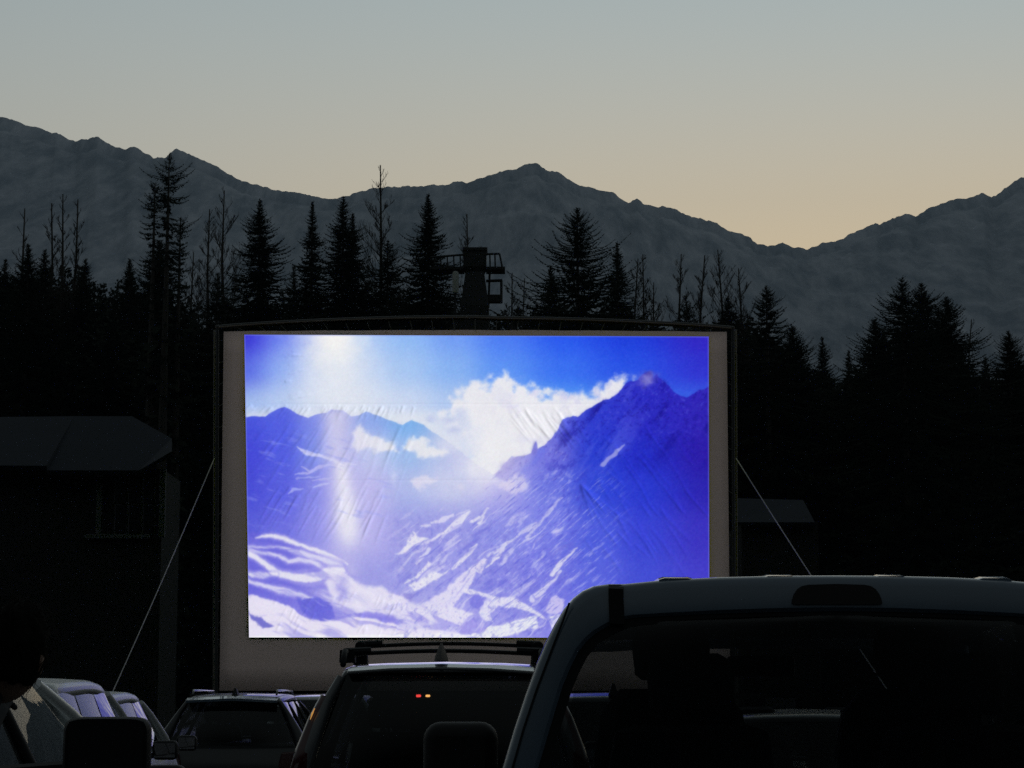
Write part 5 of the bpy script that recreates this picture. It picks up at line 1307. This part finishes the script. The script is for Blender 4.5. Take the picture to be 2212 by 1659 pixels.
rad = dict(pelvis=.15, belly=.14, chest=.155, collar=.10, neck=.058, skull=.055, l_sh=.07, l_el=.05, l_wr=.032, r_sh=.07, r_el=.048, r_wr=.030, r_hand=.034, r_hip=.095, r_kn=.07, r_an=.05, r_to=.045, l_hip=.095, l_kn=.07, l_an=.05, l_to=.045)
names = list(J)
edges = [('pelvis', 'belly'), ('belly', 'chest'), ('chest', 'collar'), ('collar', 'neck'), ('neck', 'skull'), ('collar', 'l_sh'), ('l_sh', 'l_el'), ('l_el', 'l_wr'), ('collar', 'r_sh'), ('r_sh', 'r_el'), ('r_el', 'r_wr'), ('r_wr', 'r_hand'),
         ('pelvis', 'r_hip'), ('r_hip', 'r_kn'), ('r_kn', 'r_an'), ('r_an', 'r_to'), ('pelvis', 'l_hip'), ('l_hip', 'l_kn'), ('l_kn', 'l_an'), ('l_an', 'l_to')]
verts_ = [J[n] for n in names]; rads = [rad[n] for n in names]
eds = [(names.index(a), names.index(b)) for a, b in edges]
# five fingers closing on the window frame
hnd = names.index('r_hand'); hp = Vector(J['r_hand'])
for k, (dx, dz, ln) in enumerate(((-0.026, 0.016, 0.040), (-0.010, 0.024, 0.046), (0.008, 0.024, 0.043), (0.024, 0.018, 0.034), (-0.030, -0.018, 0.036))):
    base_ = hp + Vector((dx * 0.8, 0.02, dz)); k1 = base_ + Vector((dx * 0.2, ln * 0.8, 0.012)); k2 = k1 + Vector((0.016, ln * 0.35, -0.020))
    i0 = len(verts_)
    verts_ += [tuple(base_), tuple(k1), tuple(k2)]; rads += [0.010, 0.009, 0.008]
    eds += [(hnd, i0), (i0, i0 + 1), (i0 + 1, i0 + 2)]
pm.from_pydata(verts_, eds, [])
per = bpy.data.objects.new('person', pm)
COL.objects.link(per)
sk = per.modifiers.new('skin', 'SKIN'); sk.use_smooth_shade = True
for i, r0 in enumerate(rads):
    pm.skin_vertices[0].data[i].radius = (r0, r0)
pm.skin_vertices[0].data[0].use_root = True
ss = per.modifiers.new('sub', 'SUBSURF'); ss.levels = 1; ss.render_levels = 2
pm.materials.append(m_jacket)
tag(per, 'person with dark hair in dark clothes leaning out of a truck at the left edge', 'person')
# head with a face turned to the screen, hair over it
hc = Vector((-1.275, 5.615, 1.595))
def head_pts(scale=1.0, hair=False):
    v, f_ = [], []
    nu, nv_ = 36, 24
    for i in range(nv_ + 1):
        th = math.pi * i / nv_
        for j in range(nu):
            ph = 2 * math.pi * j / nu
            x_, y_, z_ = math.sin(th) * math.cos(ph), math.sin(th) * math.sin(ph), math.cos(th)
            rx_, ry_, rz_ = 0.078, 0.098, 0.118
            if z_ < 0: rx_ *= 1 - 0.28 * z_ * z_; ry_ *= 1 - 0.12 * z_ * z_
            p = Vector((x_ * rx_, y_ * ry_, z_ * rz_))
            if not hair and y_ > 0.3:
                p.y += 0.030 * math.exp(-((p.x / 0.014) ** 2 + ((p.z + 0.012) / 0.022) ** 2))          # nose
                p.y += 0.010 * math.exp(-((p.x / 0.026) ** 2 + ((p.z + 0.055) / 0.008) ** 2))          # lips
                p.y += 0.012 * math.exp(-((p.x / 0.03) ** 2 + ((p.z + 0.095) / 0.018) ** 2))           # chin
                for e_ in (-1, 1): p.y -= 0.010 * math.exp(-(((p.x - e_ * 0.031) / 0.014) ** 2 + ((p.z - 0.012) / 0.010) ** 2))   # eye sockets
            if hair:
                n_ = 0.012 * math.sin(ph * 9 + 3 * math.sin(th * 4)) * math.sin(th) + 0.008 * math.sin(ph * 23 + th * 11)
                p *= 1.13 + n_ * 4
                if y_ > 0.25 and z_ < 0.45: p *= 0.80            # leaves the face free
                if z_ < -0.55: p *= 0.86
            v.append(p)
    for i in range(nv_):
        for j in range(nu):
            f_.append((i * nu + j, i * nu + (j + 1) % nu, (i + 1) * nu + (j + 1) % nu, (i + 1) * nu + j))
    return v, f_
rot = Matrix.Rotation(R(-12), 3, 'Z') @ Matrix.Rotation(R(14), 3, 'Y')
v, f_ = head_pts()
hd = MB().add([rot @ p + hc for p in v], f_)
for e_ in (-1, 1):
    hd.add([rot @ (Vector((e_ * 0.080 + e_ * 0.010 * a, -0.005 + 0.018 * b, 0.002 + 0.030 * c_)) ) + hc for a, b, c_ in ((-1, -0.6, -1), (-1, 0.8, -1), (-1, 1, 0.9), (-1, -1, 1), (1, -1, -0.6), (0.3, 0.6, -0.6), (0.3, 0.8, 0.6), (1.2, -1.2, 0.8))], [(0, 1, 2, 3), (4, 7, 6, 5), (0, 4, 5, 1), (1, 5, 6, 2), (2, 6, 7, 3), (3, 7, 4, 0)])
    hd.lathe([(0.0, -0.004), (0.010, -0.002), (0.011, 0.002), (0.0, 0.006)], tuple(rot @ Vector((e_ * 0.031, 0.086, 0.012)) + hc), 'y', 10)
hd.build('head', m_skin, per, smooth=True)
v, f_ = head_pts(hair=True)
hair = MB().add([rot @ (p + Vector((0, -0.008, 0.012))) + hc for p in v], f_)
hr_ = random.Random(5)
for k in range(420):
    i = hr_.randrange(36 * 2, 36 * 17)
    p = v[i]
    if p.y > 0.05 and p.z < 0.05: continue
    n_ = p.normalized(); t1 = n_.cross(Vector((hr_.uniform(-1, 1), hr_.uniform(-1, 1), hr_.uniform(-1, 1)))).normalized()
    ln = hr_.uniform(0.03, 0.07)
    q_ = [p, p + t1 * ln * 0.5 + n_ * hr_.uniform(0.004, 0.012), p + t1 * ln + n_ * hr_.uniform(-0.004, 0.014) + Vector((0, 0, -0.012))]
    hair.tube([rot @ (a_ + Vector((0, -0.008, 0.012))) + hc for a_ in q_], [0.0012, 0.001, 0.0005], 3, caps=False)
hair.build('hair', m_hair, per, smooth=True)
